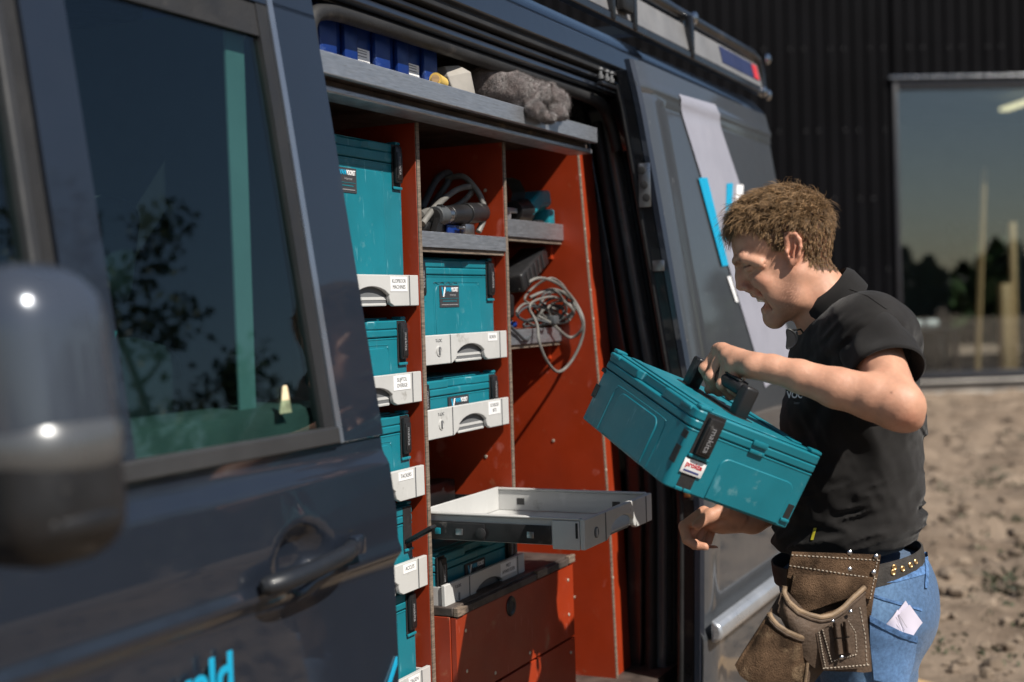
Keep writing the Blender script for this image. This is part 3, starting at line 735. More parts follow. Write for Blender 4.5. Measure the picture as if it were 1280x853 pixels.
# roller arm bracket at the rear corner of the track
rb = obj('roller_arm', MB().rbox((3.40, 1.33, 2.085), (3.60, 1.35, 2.097), .004).rbox((3.555, 1.31, 2.04), (3.60, 1.335, 2.10), .006), M_['jamb'], van)
for x in (3.42, 3.465, 3.50): obj('roller', MB().lathe((x, 1.345, 2.105), [(.0, 0), (.008, 0), (.009, .010), (.005, .012), (.005, .022), (.008, .024), (.007, .030), (0, .031)], (0, 0, 1), 14), M_['greyd'], rb)

# C post: stepped jamb strips following the lean of the side
def upright(name, x0, x1, z0, z1, off0, off1, mat, bev=.004, n=26, dx=0):
    """column between x0..x1, front face off0, back face off1 inwards from the skin; dx shifts x with height"""
    rings = []
    for z in np.linspace(z0, z1, n):
        y = ys(z); s = dx*(z-1.2); rings.append([(x0+s, y+off0, z), (x1+s, y+off0, z), (x1+s, y+off1, z), (x0+s, y+off1, z)])
    return obj(name, MB().loft(rings), M_[mat], van, bevel=bev)
upright('post_recess', 3.640, 3.96, .45, 2.10, .155, .20, 'jamb')
upright('rear_post', 3.648, 3.700, .45, 2.06, .085, .15, 'post', .008)
upright('post_web', 3.702, 3.735, .45, 2.08, .075, .15, 'jamb')
upright('rear_post', 3.736, 3.756, .45, 2.10, .03, .14, 'post', .005)
sp = [(3.638, ys(z)+.125, z) for z in np.linspace(.46, 2.02, 30)]; obj('post_seal', MB().tube(sp, .017, 12), M_['rubber'], van)
# white-metal roof corner fitting
obj('corner_gusset', MB().loft([[(3.60, 1.345, 2.08), (3.70, 1.335, 2.09), (3.70, 1.40, 2.09), (3.60, 1.40, 2.08)], [(3.63, 1.33, 1.99), (3.70, 1.315, 1.985), (3.70, 1.40, 1.99), (3.63, 1.40, 1.99)], [(3.665, 1.325, 1.93), (3.70, 1.308, 1.93), (3.70, 1.38, 1.93), (3.665, 1.38, 1.93)]]), M_['paint'], van, bevel=.008)
for x, z in ((3.645, 1.965), (3.675, 1.99)): obj('gusset_bolt', MB().lathe((x, 1.318, z), [(.012, 0), (.011, .006), (.004, .009)], (0, -1, .1), 12), M_['chrome'], van)

# ---- sliding door, pushed back along the side
SX0, SX1 = 3.50, 4.86
def yd(z): return ys(z)-.078
def sstrip(x0, x1, z0, z1, off=0, nz=30, nx=2, fn=None, thick=.0): return strip(x0, x1, z0, z1, off+.078, nz, nx, fn, thick)
def swage(x, z):
    r = .006*math.exp(-((z-2.075)/.006)**2)-.004*math.exp(-((z-2.098)/.008)**2)
    r += .012*float(smooth(np.array(z), 2.072, 2.058))*float(smooth(np.array(x), 3.62, 3.66))
    r += -.010*math.exp(-((z-1.02)/.012)**2)+.012*float(smooth(np.array(z), 1.02, .985))
    r += -.022*float(smooth(np.array(z), .64, .58))
    r += .014*float(smooth(np.array(x), SX0+.03, SX0))
    return r
zb = .30
sd = obj('sliding_door', sstrip(SX0, SX1, zb, 2.165, 0, 190, 26, swage, .004), M_['wrap'], van, ang=50)
obj('door_shell', sstrip(SX0+.012, SX1-.01, zb+.02, 2.14, -.034, 40, 2, None, .035), M_['jamb'], sd, bevel=.004)
obj('door_edge', MB().loft([[(SX0-.002, yd(z)+.0145, z), (SX0+.010, yd(z)+.006, z), (SX0+.012, yd(z)+.03, z), (SX0-.002, yd(z)+.03, z)] for z in np.linspace(zb, 2.165, 40)]), M_['paint'], sd)
sp = [(SX0+.02, yd(z)+.072, z) for z in np.linspace(zb+.05, 2.10, 30)]; obj('door_gasket', MB().tube(sp, .012, 10), M_['rubber'], sd)
lk = obj('latch_plate', MB().rbox((SX0-.004, yd(1.82)+.025, 1.76), (SX0+.002, yd(1.82)+.06, 1.88), .003), M_['steel'], sd)
for z in (1.785, 1.82, 1.86): obj('latch_hole', MB().lathe((SX0-.0045, yd(z)+.043, z), [(.011, 0), (.011, .003), (.006, .004)], (-1, 0, 0), 12), M_['rubber'], lk)
obj('latch_plate', MB().rbox((SX0-.004, yd(1.6)+.025, 1.585), (SX0+.002, yd(1.6)+.06, 1.615), .003), M_['steel'], sd)
cnt = obj('contact_block', MB().rbox((SX0-.006, yd(1.0)+.03, .965), (SX0+.002, yd(1.0)+.06, 1.055), .004), M_['black'], sd)
for z in (.98, 1.0, 1.02, 1.04): obj('contact_pin', MB().rbox((SX0-.010, yd(1.0)+.036, z-.006), (SX0-.006, yd(1.0)+.054, z+.006), .002), pbr('copper_pin', (.5, .25, .1), .3, .9, var=.1) if 'copper_pin' not in MATS else MATS['copper_pin'], cnt)
# vinyl graphics, laid on the door skin
def decal(name, pts, mat, parent, lift=.0035):
    """polygon in (x, z) subdivided in strips and laid on the sliding door"""
    P = np.array(pts, float); z0, z1 = P[:, 1].min(), P[:, 1].max(); V = []; n = 60
    for z in np.linspace(z0+1e-5, z1-1e-5, n):
        xs = []
        for i in range(len(P)):
            a, b = P[i], P[(i+1) % len(P)]
            if (a[1]-z)*(b[1]-z) < 0: xs.append(a[0]+(b[0]-a[0])*(z-a[1])/(b[1]-a[1]))
        xs = sorted(xs)[:1]+sorted(xs)[-1:]
        for x in (xs[0], (xs[0]+xs[1])/2, xs[1]): V.append((x, yd(z)+swage(x, z)-lift, z))
    F = [(i*3+j, i*3+j+1, (i+1)*3+j+1, (i+1)*3+j) for i in range(n-1) for j in range(2)]
    return obj(name, MB().add(V, F), mat, parent)
def dpx(px, py, k=0):
    y = 1.2
    for _ in range(5): p = on(1, y, px, py); y = yd(min(2.2, p[2]))
    return p[0], p[2]
decal('pale_band', [dpx(845, 113), dpx(893, 131), dpx(1000, 452), dpx(960, 485)], M_['stripe'], sd)
decal('cyan_bar', [dpx(876, 222), dpx(887, 222), dpx(914, 333), dpx(906, 333)], M_['cyan'], sd, .005)
decal('cyan_bar', [dpx(911, 229), dpx(919, 229), dpx(916, 300), dpx(909, 300)], M_['cyan'], sd, .005)
decal('white_bar', [dpx(923.5, 231), dpx(932, 231), dpx(928, 300), dpx(920, 300)], M_['white'], sd, .005)
decal('white_bar', [dpx(912, 346), dpx(916, 345), dpx(926, 378), dpx(923, 378)], M_['white'], sd, .005)
M_['satinsilver'] = pbr('silver_satin', (.50, .52, .55), .3, .7, var=.06)
obj('glint_strip', MB().loft([[(x, 1.108, .575), (x, 1.082, .585), (x, 1.075, .605), (x, 1.082, .628), (x, 1.108, .640)] for x in (3.512, 4.85)]), M_['satinsilver'], van, bevel=.008)  # silver strip added for the sky reflection along the lower door
# ---- roof rack
M_['rackp'] = pbr('dull_rack_panel', (.19, .19, .195), .5, .2, var=.12)
rk = obj('roof_rack', bar(2.55, 5.06, [(1.315, 2.262), (1.345, 2.262), (1.345, 2.285), (1.315, 2.285)]), M_['jamb'], van, bevel=.004)
obj('rack_panel', bar(2.9, 5.0, [(1.322, 2.288), (1.334, 2.288), (1.352, 2.375), (1.340, 2.375)]), M_['rackp'], rk, bevel=.003)
obj('rack_tube', MB().tube([(2.6, 1.345, 2.405), (4.95, 1.345, 2.405), (5.02, 1.345, 2.39), (5.045, 1.34, 2.34), (5.04, 1.335, 2.27)], .018, 10), M_['jamb'], rk)
for x in (3.45, 3.62, 4.14): obj('rack_upright', MB().rbox((x-.012, 1.31, 2.265), (x+.012, 1.335, 2.40), .004), M_['jamb'], rk)
obj('rack_clamp', MB().rbox((3.50, 1.30, 2.30), (3.58, 1.325, 2.37), .008), M_['black'], rk)
for x, z in ((4.985, 2.27), (5.05, 2.40), (5.045, 2.265), (4.16, 2.395)): obj('rack_bolt', MB().lathe((x, 1.316, z), [(.02, 0), (.019, .01), (.008, .016)], (0, -1, 0), 14), M_['chrome'], rk)
sg = obj('rack_badge', MB().add([(4.50, 1.324, 2.308), (4.97, 1.324, 2.308), (4.97, 1.336, 2.366), (4.50, 1.336, 2.366)], [(0, 1, 2, 3)]), pbr('navy_badge', (.015, .022, .07), .5, var=.1), rk)
obj('badge_end', MB().add([(4.90, 1.322, 2.310), (4.968, 1.322, 2.310), (4.968, 1.334, 2.364), (4.90, 1.334, 2.364)], [(0, 1, 2, 3)]), M_['red'], rk)
for y in (1.75, 2.2, 2.65): obj('rack_bar', bar(2.6, 2.66, [(1.34, 2.36), (3.0, 2.36), (3.0, 2.39), (1.34, 2.39)]), M_['jamb'], rk) if y == 1.75 else None
obj('rack_bar', bar(4.1, 4.16, [(1.34, 2.36), (3.0, 2.36), (3.0, 2.39), (1.34, 2.39)]), M_['jamb'], rk)
# ================================================================== plywood tool cabinet inside the load bay
cab = thing('tool_cabinet', (2.8, 1.6, .46), 'red plywood shelving cabinet with pale drawers fitted inside the van', 'cabinet')
YC, YB = 1.45, 1.83
D1, D2 = (2.580, 2.594), (3.017, 3.031)
def board(name, a, b, mat='ply', bev=.001, parent=cab): return obj(name, MB().box(a, b), M_[mat], parent, bevel=bev)
def edged(name, x0, x1, z0, z1, y0=YC, y1=YB):
    """upright panel with a bare plywood edge strip at its front"""
    p = board(name, (x0, y0+.003, z0), (x1, y1, z1)); board('edge_strip', (x0+.0005, y0, z0), (x1-.0005, y0+.0029, z1), 'plyedge', 0, p); return p
edged('side_panel', 2.150, 2.164, .46, 1.905); edged('divider', *D1, .46, 1.905, YC-.004); edged('divider', *D2, .852, 1.905, YC-.002)
board('back_panel', (2.15, YB+.001, .46), (3.50, YB+.013, 1.94))
# end panel with a front edge that follows the lean of the side
def trap(x0, x1, prof, mat, name, parent=cab, bev=0):
    return obj(name, MB().loft([[(x0, y, z), (x1, y, z), (x1, YB, z), (x0, YB, z)] for y, z in prof]), M_[mat], parent, bevel=bev)
EP = [(1.378, .46), (1.388, .9), (1.402, 1.2), (1.43, 1.6), (1.452, 1.945)]
ep = trap(3.50, 3.513, [(y+.003, z) for y, z in EP], 'ply', 'end_panel')
obj('edge_strip', MB().loft([[(3.5005, y, z), (3.5125, y, z), (3.5125, y+.0029, z), (3.5005, y+.0029, z)] for y, z in EP]), M_['plyedge'], ep)
obj('filler_panel', MB().loft([[(3.516, y+.008, z), (3.630+.004*(1.9-z), y+.010, z), (3.630+.004*(1.9-z), y+.024, z), (3.516, y+.022, z)] for y, z in EP]), M_['ply'], cab)
scr = MB().lathe((0, 0, 0), [(.0045, 0), (.004, .0012), (.0015, .0018)], (0, -1, 0), 10).mesh('screw')
def screw(x, y, z, d=(0, -1, 0), parent=cab):
    o = bpy.data.objects.new('screw', scr); COL.objects.link(o); o.parent = parent; o.location = Vector((x, y, z))-Vector(base_of(parent))
    o.rotation_mode = 'QUATERNION'; o.rotation_quaternion = Vector((0, -1, 0)).rotation_difference(Vector(d)); return o
scr.materials.append(M_['screw']); finish(scr)
for z, y in ((1.86, 1.446), (1.71, 1.437), (1.62, 1.43), (1.54, 1.425), (1.46, 1.419), (1.17, 1.399), (1.04, 1.394), (.74, 1.383)): screw(3.5065, y+.0005, z)
for z in (1.535, 1.33, 1.13): screw(2.5795, 1.50, z, (-1, 0, 0))
for (y, z) in ((1.5, 1.30), (1.52, 1.13), (1.50, 1.79)): screw(3.0165, y, z, (-1, 0, 0))
for (y, z) in ((1.47, 1.49), (1.62, 1.36), (1.55, 1.12), (1.46, .98), (1.60, .86), (1.50, .68)): screw(3.4995, y, z, (-1, 0, 0))
# top shelf
board('top_board', (2.06, 1.364, 1.9325), (3.40, YB, 1.968), 'darkboard')
board('shelf_edge', (2.04, 1.350, 1.931), (3.40, 1.3635, 1.972), 'alu', .002)
board('trim_strip', (2.10, 1.374, 1.906), (3.42, 1.440, 1.918), 'alu', .003); board('trim_board', (2.10, 1.390, 1.9185), (3.42, 1.446, 1.932), 'darkboard')
# compartment shelves
def shelf(x0, x1, y, zt, h=.035):
    s_ = board('shelf', (x0, y+.004, zt-.016), (x1, YB, zt-.002), 'plyedge'); board('shelf_edge', (x0, y, zt-h), (x1, y+.0035, zt), 'alu', .001, s_)
    board('shelf_cleat', (x0+.001, y+.006, zt-h-.010), (x1-.001, y+.03, zt-h-.0005), 'plyedge', 0, s_)
    board('shelf_bracket', (x1-.018, y+.032, zt-h-.05), (x1-.0005, YB-.01, zt-h-.012), 'ply', 0, s_)
shelf(2.5945, 3.0165, 1.447, 1.672); shelf(3.0315, 3.4995, 1.50, 1.726, .045); shelf(3.0315, 3.4995, 1.515, 1.441, .04)
# base unit with worn counter and two flap fronts
board('counter', (2.5945, 1.40, .829), (3.252, YB, .850), 'darkboard', .003)
board('counter_edge', (2.596, 1.388, .829), (2.628, 1.3995, .848), 'plyedge', .001)
board('counter_edge', (3.018, 1.388, .831), (3.075, 1.3995, .8505), 'plyedge', .001); board('counter_edge', (3.215, 1.388, .832), (3.253, 1.3995, .851), 'plyedge', .001)
board('counter_edge', (2.629, 1.390, .828), (3.017, 1.3995, .845), 'darkboard', .002); board('counter_edge', (3.076, 1.390, .829), (3.214, 1.3995, .846), 'darkboard', .002)
board('base_side', (3.238, 1.408, .46), (3.252, YB, .828)); board('base_side', (2.5945, 1.408, .46), (2.61, YB, .828))
f1 = board('flap_front', (2.597, 1.394, .640), (3.250, 1.407, .8265)); f2 = board('flap_front', (2.597, 1.394, .463), (3.250, 1.407, .6345))
hol = obj('finger_hole', MB().lathe((2.872, 1.3935, .795), [(.0135, -.01), (.0135, .0008), (.016, .003), (.022, .0035), (.024, .001), (.024, -.003)], (0, -1, 0), 26).xf(np.diag([1, 1, 1])), M_['black'], f1)
obj('hole_back', MB().lathe((2.872, 1.3932, .795), [(.0001, 0), (.0135, 0), (.0135, .0004), (.0001, .0004)], (0, -1, 0), 20), M_['rubber'], hol)
for x in (2.64, 3.215):
    for z in (.70, .79): screw(x, 1.3935, z, parent=f1)
for x in (2.78, 2.97): screw(x, 1.3935, .66, parent=f1)
for x in (2.78, 3.22): screw(x, 1.3935, .60, parent=f2)

# ------------------------------------------------------------------ drawers
DW = .412
def arch_front(w_, h_, mirror=False):
    """front plate outline (x right, z up) with an arched grip opening along the bottom"""
    g0, g1 = .365*w_, .70*w_; p = [(0, 0), (g0-.026, 0), (g0-.006, .010), (g0, .018)]
    for t in np.linspace(0, 1, 9): p.append((g0+(g1-g0)*t, .024+.017*math.sin(math.pi*t)**.7))
    p += [(g1, .018), (g1+.004, .006), (g1+.018, 0), (w_, 0), (w_, h_), (0, h_)]
    return p
def drawer(x0, zt, lines, yf=YC, hidden_left=False, depth=.34):
    h_ = .066; z0 = zt-h_; x1 = x0+DW
    pl = [(x0+a, z0+b) for a, b in arch_front(DW, h_)]
    fr = obj('drawer', MB().prism(pl, yf, yf+.010), M_['grey'], cab, bevel=.0018)
    obj('tray', MB().box((x0+.012, yf+.0105, z0+.014), (x1-.012, yf+depth, z0+.020)).box((x0+.004, yf+.0105, z0+.012), (x0+.0115, yf+depth, zt-.006)).box((x1-.0115, yf+.0105, z0+.012), (x1-.004, yf+depth, zt-.006)).box((x0+.004, yf+depth+.0005, z0+.012), (x1-.004, yf+depth+.007, zt+.012)), M_['grey'], fr)
    for xa in (x0+.115, x1-.042): obj('front_rib', MB().box((xa, yf-.0013, z0+.001), (xa+.003, yf+.001, zt-.001)), M_['greyd'], fr)
    g0, g1 = x0+.365*DW, x0+.70*DW
    obj('grip', MB().box((g0-.01, yf+.0115, z0+.003), (g1+.01, yf+.016, z0+.042)), M_['greyd'], fr)  # darker grey plate: shade inside the grip opening put into its colour
    obj('grip_lip', MB().rbox((g0+.004, yf+.006, z0+.001), (g1-.004, yf+.0112, z0+.007), .002), M_['grey'], fr)
    lk = obj('lock_button', MB().lathe((x0+.062, yf-.0002, z0+.030), [(.0001, -.001), (.012, -.001), (.012, .0015), (.0095, .0022), (.009, .0008), (.0001, .0008)], (0, -1, 0), 20), M_['grey'], fr)
    obj('lock_bar', MB().rbox((x0+.0595, yf-.004, z0+.021), (x0+.0645, yf, z0+.039), .0015), M_['greyd'], fr)
    text_obj('moulded_lettering', 'T-LOC', .010, M_['greyd'], fr, frame((x0+.062, yf-.0004, z0+.053), (1, 0, 0), (0, 0, 1)), .0004)
    if lines:
        n = len(lines); w_ = max(len(l) for l in lines)*.0076+.010; hh = .0125*n+.006; xr = x1-.050 if zt != 1.443 else x1-.056
        lb = obj('label', MB().box((xr-w_, yf-.0009, zt-.004-hh), (xr, yf-.0001, zt-.004)), M_['sticker'], fr)
        for i, l in enumerate(lines): text_obj('label_text', l, .0115, M_['ink'], lb, frame((xr-w_/2, yf-.0011, zt-.004-hh+(n-.5-i)*.0125+.003), (1, 0, 0), (0, 0, 1)), .0001, sx=.95)
    return fr
C1X, C2X = 2.166, 2.599
for zt, ln in ((1.575, ['KLOPBOOR', 'MACHINES']), (1.367, ['SLIJPTOL', 'OVERIGE']), (1.163, ['TACKERS']), (.966, ["ACCU'S"]), (.724, ['ZAGEN'])): drawer(C1X, zt, ln)
for zt, ln in ((1.443, ['BOREN']), (1.279, ['SCHROEF', 'BITS']), (.896, ['MEET', 'APPARATUUR'])): drawer(C2X, zt, ln, YC if zt > .9 else YC-.03)
# runners on the dividers
for xs_, zs in ((2.5790, (1.575, 1.367, 1.163, .966, .724)), (3.0160, (1.443, 1.279, 1.052, .896)), (2.5985, (1.443, 1.279, 1.052, .896)), (2.1685, (1.575, 1.367, 1.163, .966, .724))):
    for zt in zs: obj('runner', MB().box((xs_-.0035, 1.465, zt-.052), (xs_-.0005, 1.80, zt-.018)) if xs_ not in (2.5985, 2.1685) else MB().box((xs_-.0040, 1.465, zt-.052), (xs_-.0010, 1.80, zt-.018)), M_['black'], cab)
obj('back_rail', MB().rbox((2.62, 1.60, 1.02), (3.0, 1.66, 1.075), .004), M_['black'], cab)
# the empty drawer, pulled out
x0, x1, yf, zt, h_ = 2.599, 3.011, 1.085, 1.052, .062; z0 = zt-h_; dp = .40; yb = yf+dp
pd = obj('open_drawer', MB().box((x0+.008, yf+.012, z0+.006), (x1-.008, yb, z0+.011)), M_['grey'], cab)
def wallp(name, a, b, mat='grey', bev=.0015): return obj(name, MB().box(a, b), M_[mat], pd, bevel=bev)
wallp('tray_wall', (x0+.006, yf+.0125, z0+.0115), (x0+.012, yb, zt-.001)); wallp('tray_wall', (x1-.012, yf+.0125, z0+.0115), (x1-.006, yb, zt-.001)); wallp('tray_wall', (x0+.0125, yb-.006, z0+.0115), (x1-.0125, yb, zt+.006))
wallp('tray_rim', (x0+.001, yf+.012, zt-.001+.0005), (x0+.016, yb, zt+.004)); wallp('tray_rim', (x1-.016, yf+.012, zt-.0005), (x1-.001, yb, zt+.004))
obj('drawer_front', MB().prism([(x0+a, z0+b) for a, b in arch_front(DW, h_+.002)], yf, yf+.0115), M_['grey'], pd, bevel=.002)
obj('corner_block', MB().rbox((x0, yf+.0125, z0-.001), (x0+.0055, yf+.075, zt-.002), .002), M_['grey'], pd)
obj('corner_slot', MB().box((x0-.0012, yf+.016, z0+.024), (x0-.0002, yf+.021, zt-.006)), M_['black'], pd)
obj('grip_lip', MB().rbox((x0+.365*DW, yf+.012, z0+.002), (x0+.70*DW, yf+.022, z0+.010), .003), M_['greyd'], pd)
for xa in (x0+.115, x1-.042): obj('front_rib', MB().box((xa, yf-.0014, z0+.001), (xa+.003, yf+.001, zt)), M_['greyd'], pd)
obj('lock_button', MB().lathe((x0+.062, yf-.0002, z0+.028), [(.0001, -.001), (.012, -.001), (.012, .0015), (.0095, .0022), (.009, .0008), (.0001, .0008)], (0, -1, 0), 20), M_['greyd'], pd)
obj('lock_bar', MB().rbox((x0+.0595, yf-.004, z0+.019), (x0+.0645, yf, z0+.037), .0015), M_['grey'], pd)
rl = obj('slide_rail', MB().rbox((x0+.0005, yf+.078, z0+.008), (x0+.005, yb+.02, zt-.014), .0015), M_['black'], pd)
obj('slide_member', MB().rbox((x0-.0045, yf+.232, z0+.010), (x0+.0003, yb+.03, zt-.016), .002), M_['black'], pd)
obj('slide_stop', MB().lathe((x0-.005, yf+.240, z0+.026), [(.0001, 0), (.012, 0), (.012, .003), (.005, .005), (.0001, .005)], (-1, 0, 0), 16), M_['rubber'], pd)
for y, w_, mt in ((yf+.125, .016, 'steel'), (yf+.292, .018, 'steel'), (yf+.345, .014, 'teal'), (yf+.365, .010, 'steel'), (yf+.375, .010, 'steel')):
    obj('rail_lug', MB().rbox((x0-.0075 if y > yf+.2 else x0-.002, y-w_/2, z0+.020), (x0-.0045 if y > yf+.2 else x0+.0003, y+w_/2, z0+.034), .0015), M_[mt], pd)
for y in (yf+.085, yf+.335): obj('wall_slot', MB().box((x1-.0128, y-.010, z0+.026), (x1-.0121, y+.010, z0+.042)), M_['black'], pd)

# ================================================================== tool cases
def rrect(w_, d_, r, n=4, notch=None):
    """rounded rectangle (x, y) counter-clockwise; notch = (half width, depth) cut in the front (-y) side"""
    p = []
    if notch: a, dep = notch; p += [(-a-.012, -d_/2), (-a, -d_/2+dep), (a, -d_/2+dep), (a+.012, -d_/2)]
    for cx, cy, t0 in ((w_/2-r, -d_/2+r, -90), (w_/2-r, d_/2-r, 0), (-w_/2+r, d_/2-r, 90), (-w_/2+r, -d_/2+r, 180)):
        for t in np.linspace(t0, t0+90, n): p.append((cx+r*math.cos(R_(t)), cy+r*math.sin(R_(t))))
    return p
def emboss(cx, hw, z0, z1, r, d0, d1, side=None):
    p = [(cx-hw, z0), (cx+hw, z0)]+[(cx+hw-r+r*math.cos(t), z1-r+r*math.sin(t)) for t in np.linspace(0, math.pi/2, 6)]+[(cx-hw+r+r*math.cos(t), z1-r+r*math.sin(t)) for t in np.linspace(math.pi/2, math.pi, 6)]
    return MB().prism(p, d0, d1, (0, 2, 1) if side is None else (1, 2, 0))
CW, CD = .395, .295
def make_case(M, H, label, held=False, logo=True, latch_open=False, group=None, logo_low=False, scrawl=False):
    t = thing('tool_case', None, label, 'tool case', group, matrix=M)
    lh = .040 if H < .3 else .046
    bd = obj('case_body', MB().prism(rrect(CW-.004, CD-.004, .012), 0, H-lh-.0015, (0, 1, 2)), M_['teal'], t, bevel=.003)
    ld = obj('lid', MB().prism(rrect(CW-.002, CD-.002, .013), H-lh, H-.024, (0, 1, 2)).prism(rrect(CW-.002, CD-.002, .013, notch=(.048, .013)), H-.0238, H-.005, (0, 1, 2)), M_['teal'], t, bevel=.003)
    obj('seam_bead', MB().prism(rrect(CW-.0025, CD-.0025, .0125), H-lh-.0055, H-lh-.0018, (0, 1, 2)), M_['teal'], bd, bevel=.001)
    F = -CD/2+.002
    if H > .12:
        obj('front_panel', emboss(0, .108 if not held else .088, .004, H-lh-.022, .02, F-.0022, F+.002), M_['teal'], bd, bevel=.0016)
        obj('groove', MB().tube([(x, F+.0002, z) for x, z in catmull([(-.114, .004), (-.114, H-lh-.036), (-.108, H-lh-.022), (-.094, H-lh-.016), (.094, H-lh-.016), (.108, H-lh-.022), (.114, H-lh-.036), (.114, .004)], 4)], .0013, 5), M_['teal'], bd)
    # top: rim, ribs, hinge pads, handle
    T = H-.005
    rim = MB().prism(rrect(CW-.03, CD-.03, .012), T+.0005, T+.003, (0, 1, 2)); obj('lid_pad', rim, M_['teal'], ld, bevel=.0015)
    for y in (-.105, .105): obj('lid_rib', MB().rbox((-.16, y-.012, T+.0032), (.16, y+.012, T+.0065), .002), M_['teal'], ld)
    for sx in (-1, 1):
        for sy in (-1, 1): obj('corner_lug', MB().rbox((sx*.185-.010, sy*.13-.013, T+.0006), (sx*.185+.010, sy*.13+.013, T+.008), .003), M_['teal'], ld)
    if held:
        hd = MB(); up = .058
        P_ = [(-.104, 0, T), (-.104, 0, T+up-.008), (-.098, 0, T+up), (.098, 0, T+up), (.104, 0, T+up-.008), (.104, 0, T)]
        hb = obj('handle', MB().rbox((-.084, -.0145, T+up-.020), (.084, .0145, T+up+.006), .010, 4), M_['black'], t)
        for sx in (-1, 1):
            obj('handle_leg', MB().rbox((sx*.098-.014, -.0155, T-.002), (sx*.098+.014, .0155, T+up+.006), .006, 3), M_['black'], hb)
            obj('hinge_pocket', MB().box((sx*.098-.019, -.024, T+.0031), (sx*.098+.019, .024, T+.004)), M_['rubber'], ld)
        obj('grip_pad', MB().rbox((-.070, -.0125, T+up+.005), (.070, .0125, T+up+.0085), .002), M_['rubber'], hb)
        for i in range(-14, 15):
            for j in (-1, 0, 1): hd.lathe((i*.0048+(.0024 if j else 0), j*.0048, T+up+.0084), [(.0016, 0), (.0012, .0009), (.0003, .0012)], (0, 0, 1), 6)
        obj('grip_dots', hd, M_['black'], hb)
        obj('handle_bed', MB().box((-.095, -.020, T+.0031), (.095, .020, T+.0036)), M_['rubber'], ld)
    else:
        obj('handle', MB().rbox((-.09, -.02, T+.0032), (.09, .012, T+.011), .004), M_['black'], t)
    # latches
    def latch(x, y0, rot=0):
        ll = .078 if H > .12 else .062; zt_ = H-.010
        pk = obj('latch_pocket', MB().box((x-.0175, y0-.0018, zt_-ll-.010), (x+.0175, y0+.0006, zt_+.004)), M_['rubber'], bd)
        lt_ = obj('latch', MB().rbox((x-.0135, y0-.0105, zt_-ll), (x+.0135, y0-.002, zt_), .003).rbox((x-.0105, y0-.0125, zt_-ll+.006), (x+.0105, y0-.0105, zt_-.012), .0008), M_['black'], t)
        text_obj('latch_lettering', 'makita', .0135, M_['inkgrey'], lt_, frame((x, y0-.0128, zt_-ll/2-.002), (0, 0, -1), (1, 0, 0)), .0003, sx=1.1)
        obj('latch_sill', MB().rbox((x-.018, y0-.006, zt_-ll-.0135), (x+.018, y0-.002, zt_-ll-.0075), .0015), M_['teal'], bd)
        return [pk, lt_]
    if not held:
        parts = latch(-.178, F)+latch(.166, F)
        if latch_open:
            o = parts[-1]; me_ = o.data; zc = H-.010-.078+.01; yy = F-.006; R4 = Matrix.Translation((0, yy, zc)) @ Matrix.Rotation(R_(62), 4, 'X') @ Matrix.Translation((0, -yy, -zc)); me_.transform(R4)
            for ch in o.children: ch.data.transform(R4)
        if logo:
            z1 = (H-lh-.024) if H > .12 else (H-lh-.006); z0_ = z1-(.050 if H > .12 else .030); lx = -.045 if H > .12 else -.015; w2 = .047 if H > .12 else .050
            pl = obj('logo_plate', MB().box((lx-w2, F-.0034, z0_), (lx+w2, F-.0004 if H < .12 else F-.0023, z1)), M_['ink'], bd); yy = F-.0038
            zc = z1-.014
            obj('logo_mark', MB().prism([(lx-.039, zc+.010), (lx-.033, zc+.010), (lx-.028, zc-.010), (lx-.033, zc-.010)], yy-.0003, yy+.0003), M_['cyan'], pl)
            obj('logo_mark', MB().prism([(lx-.024, zc+.010), (lx-.018, zc+.010), (lx-.027, zc-.012), (lx-.032, zc-.012)], yy-.0004, yy+.0002), M_['white'], pl)
            text_obj('logo_text', 'VAN', .0135, M_['cyan'], pl, frame((lx-.004, yy, zc+.004), (1, 0, 0), (0, 0, 1)), .0003, sx=.9, bold=.0004)
            text_obj('logo_text', 'VOORST', .0135, M_['white'], pl, frame((lx+.026, yy, zc+.004), (1, 0, 0), (0, 0, 1)), .0003, sx=.62, bold=.0004)
            text_obj('logo_text', 'interieur', .0085, M_['inkgrey'], pl, frame((lx+.016, yy, zc-.008), (1, 0, 0), (0, 0, 1)), .0003)
            if H > .12:
                obj('plate_line', MB().box((lx-.042, yy-.0002, z0_+.0195), (lx+.042, yy+.0002, z0_+.0205)), M_['teal'], pl)
                for k, wl in ((.014, .034), (.006, .040)): obj('plate_line', MB().box((lx-wl, yy-.0002, z0_+k-.001), (lx+wl, yy+.0002, z0_+k+.001)), M_['teal'] if k > .01 else M_['inkgrey'], pl)
        if scrawl:
            P_ = [(-.115+.0065*i+.002*math.sin(i*3), F-.0009, H-lh-.0195+.0045*math.sin(i*2.2)*math.cos(i*.9)) for i in range(20)]; obj('pen_scrawl', MB().tube(catmull(P_, 3), .0006, 4), M_['ink'], bd)
    else:
        # latch, panel and sticker on the short side, slots at the corners
        S = CW/2-.002
        obj('side_panel', emboss(.030, .086, .004, H-lh-.030, .018, S-.002, S+.0024, side=1), M_['teal'], bd, bevel=.0016)
        obj('latch_pocket', MB().box((S-.0006, -.126, H-.098), (S+.0015, -.084, H-.004)), M_['rubber'], bd)
        lt_ = obj('latch', MB().rbox((S+.002, -.121, H-.082), (S+.0125, -.089, H-.010), .003).rbox((S+.0125, -.117, H-.076), (S+.0148, -.093, H-.024), .0008), M_['black'], t)
        text_obj('latch_lettering', 'makita', .0165, M_['inkgrey'], lt_, frame((S+.0151, -.105, H-.050), (0, 0, -1), (0, 1, 0)), .0003, sx=1.1)
        obj('latch_sill', MB().rbox((S+.001, -.128, H-.0905), (S+.006, -.082, H-.0845), .0015), M_['teal'], bd)
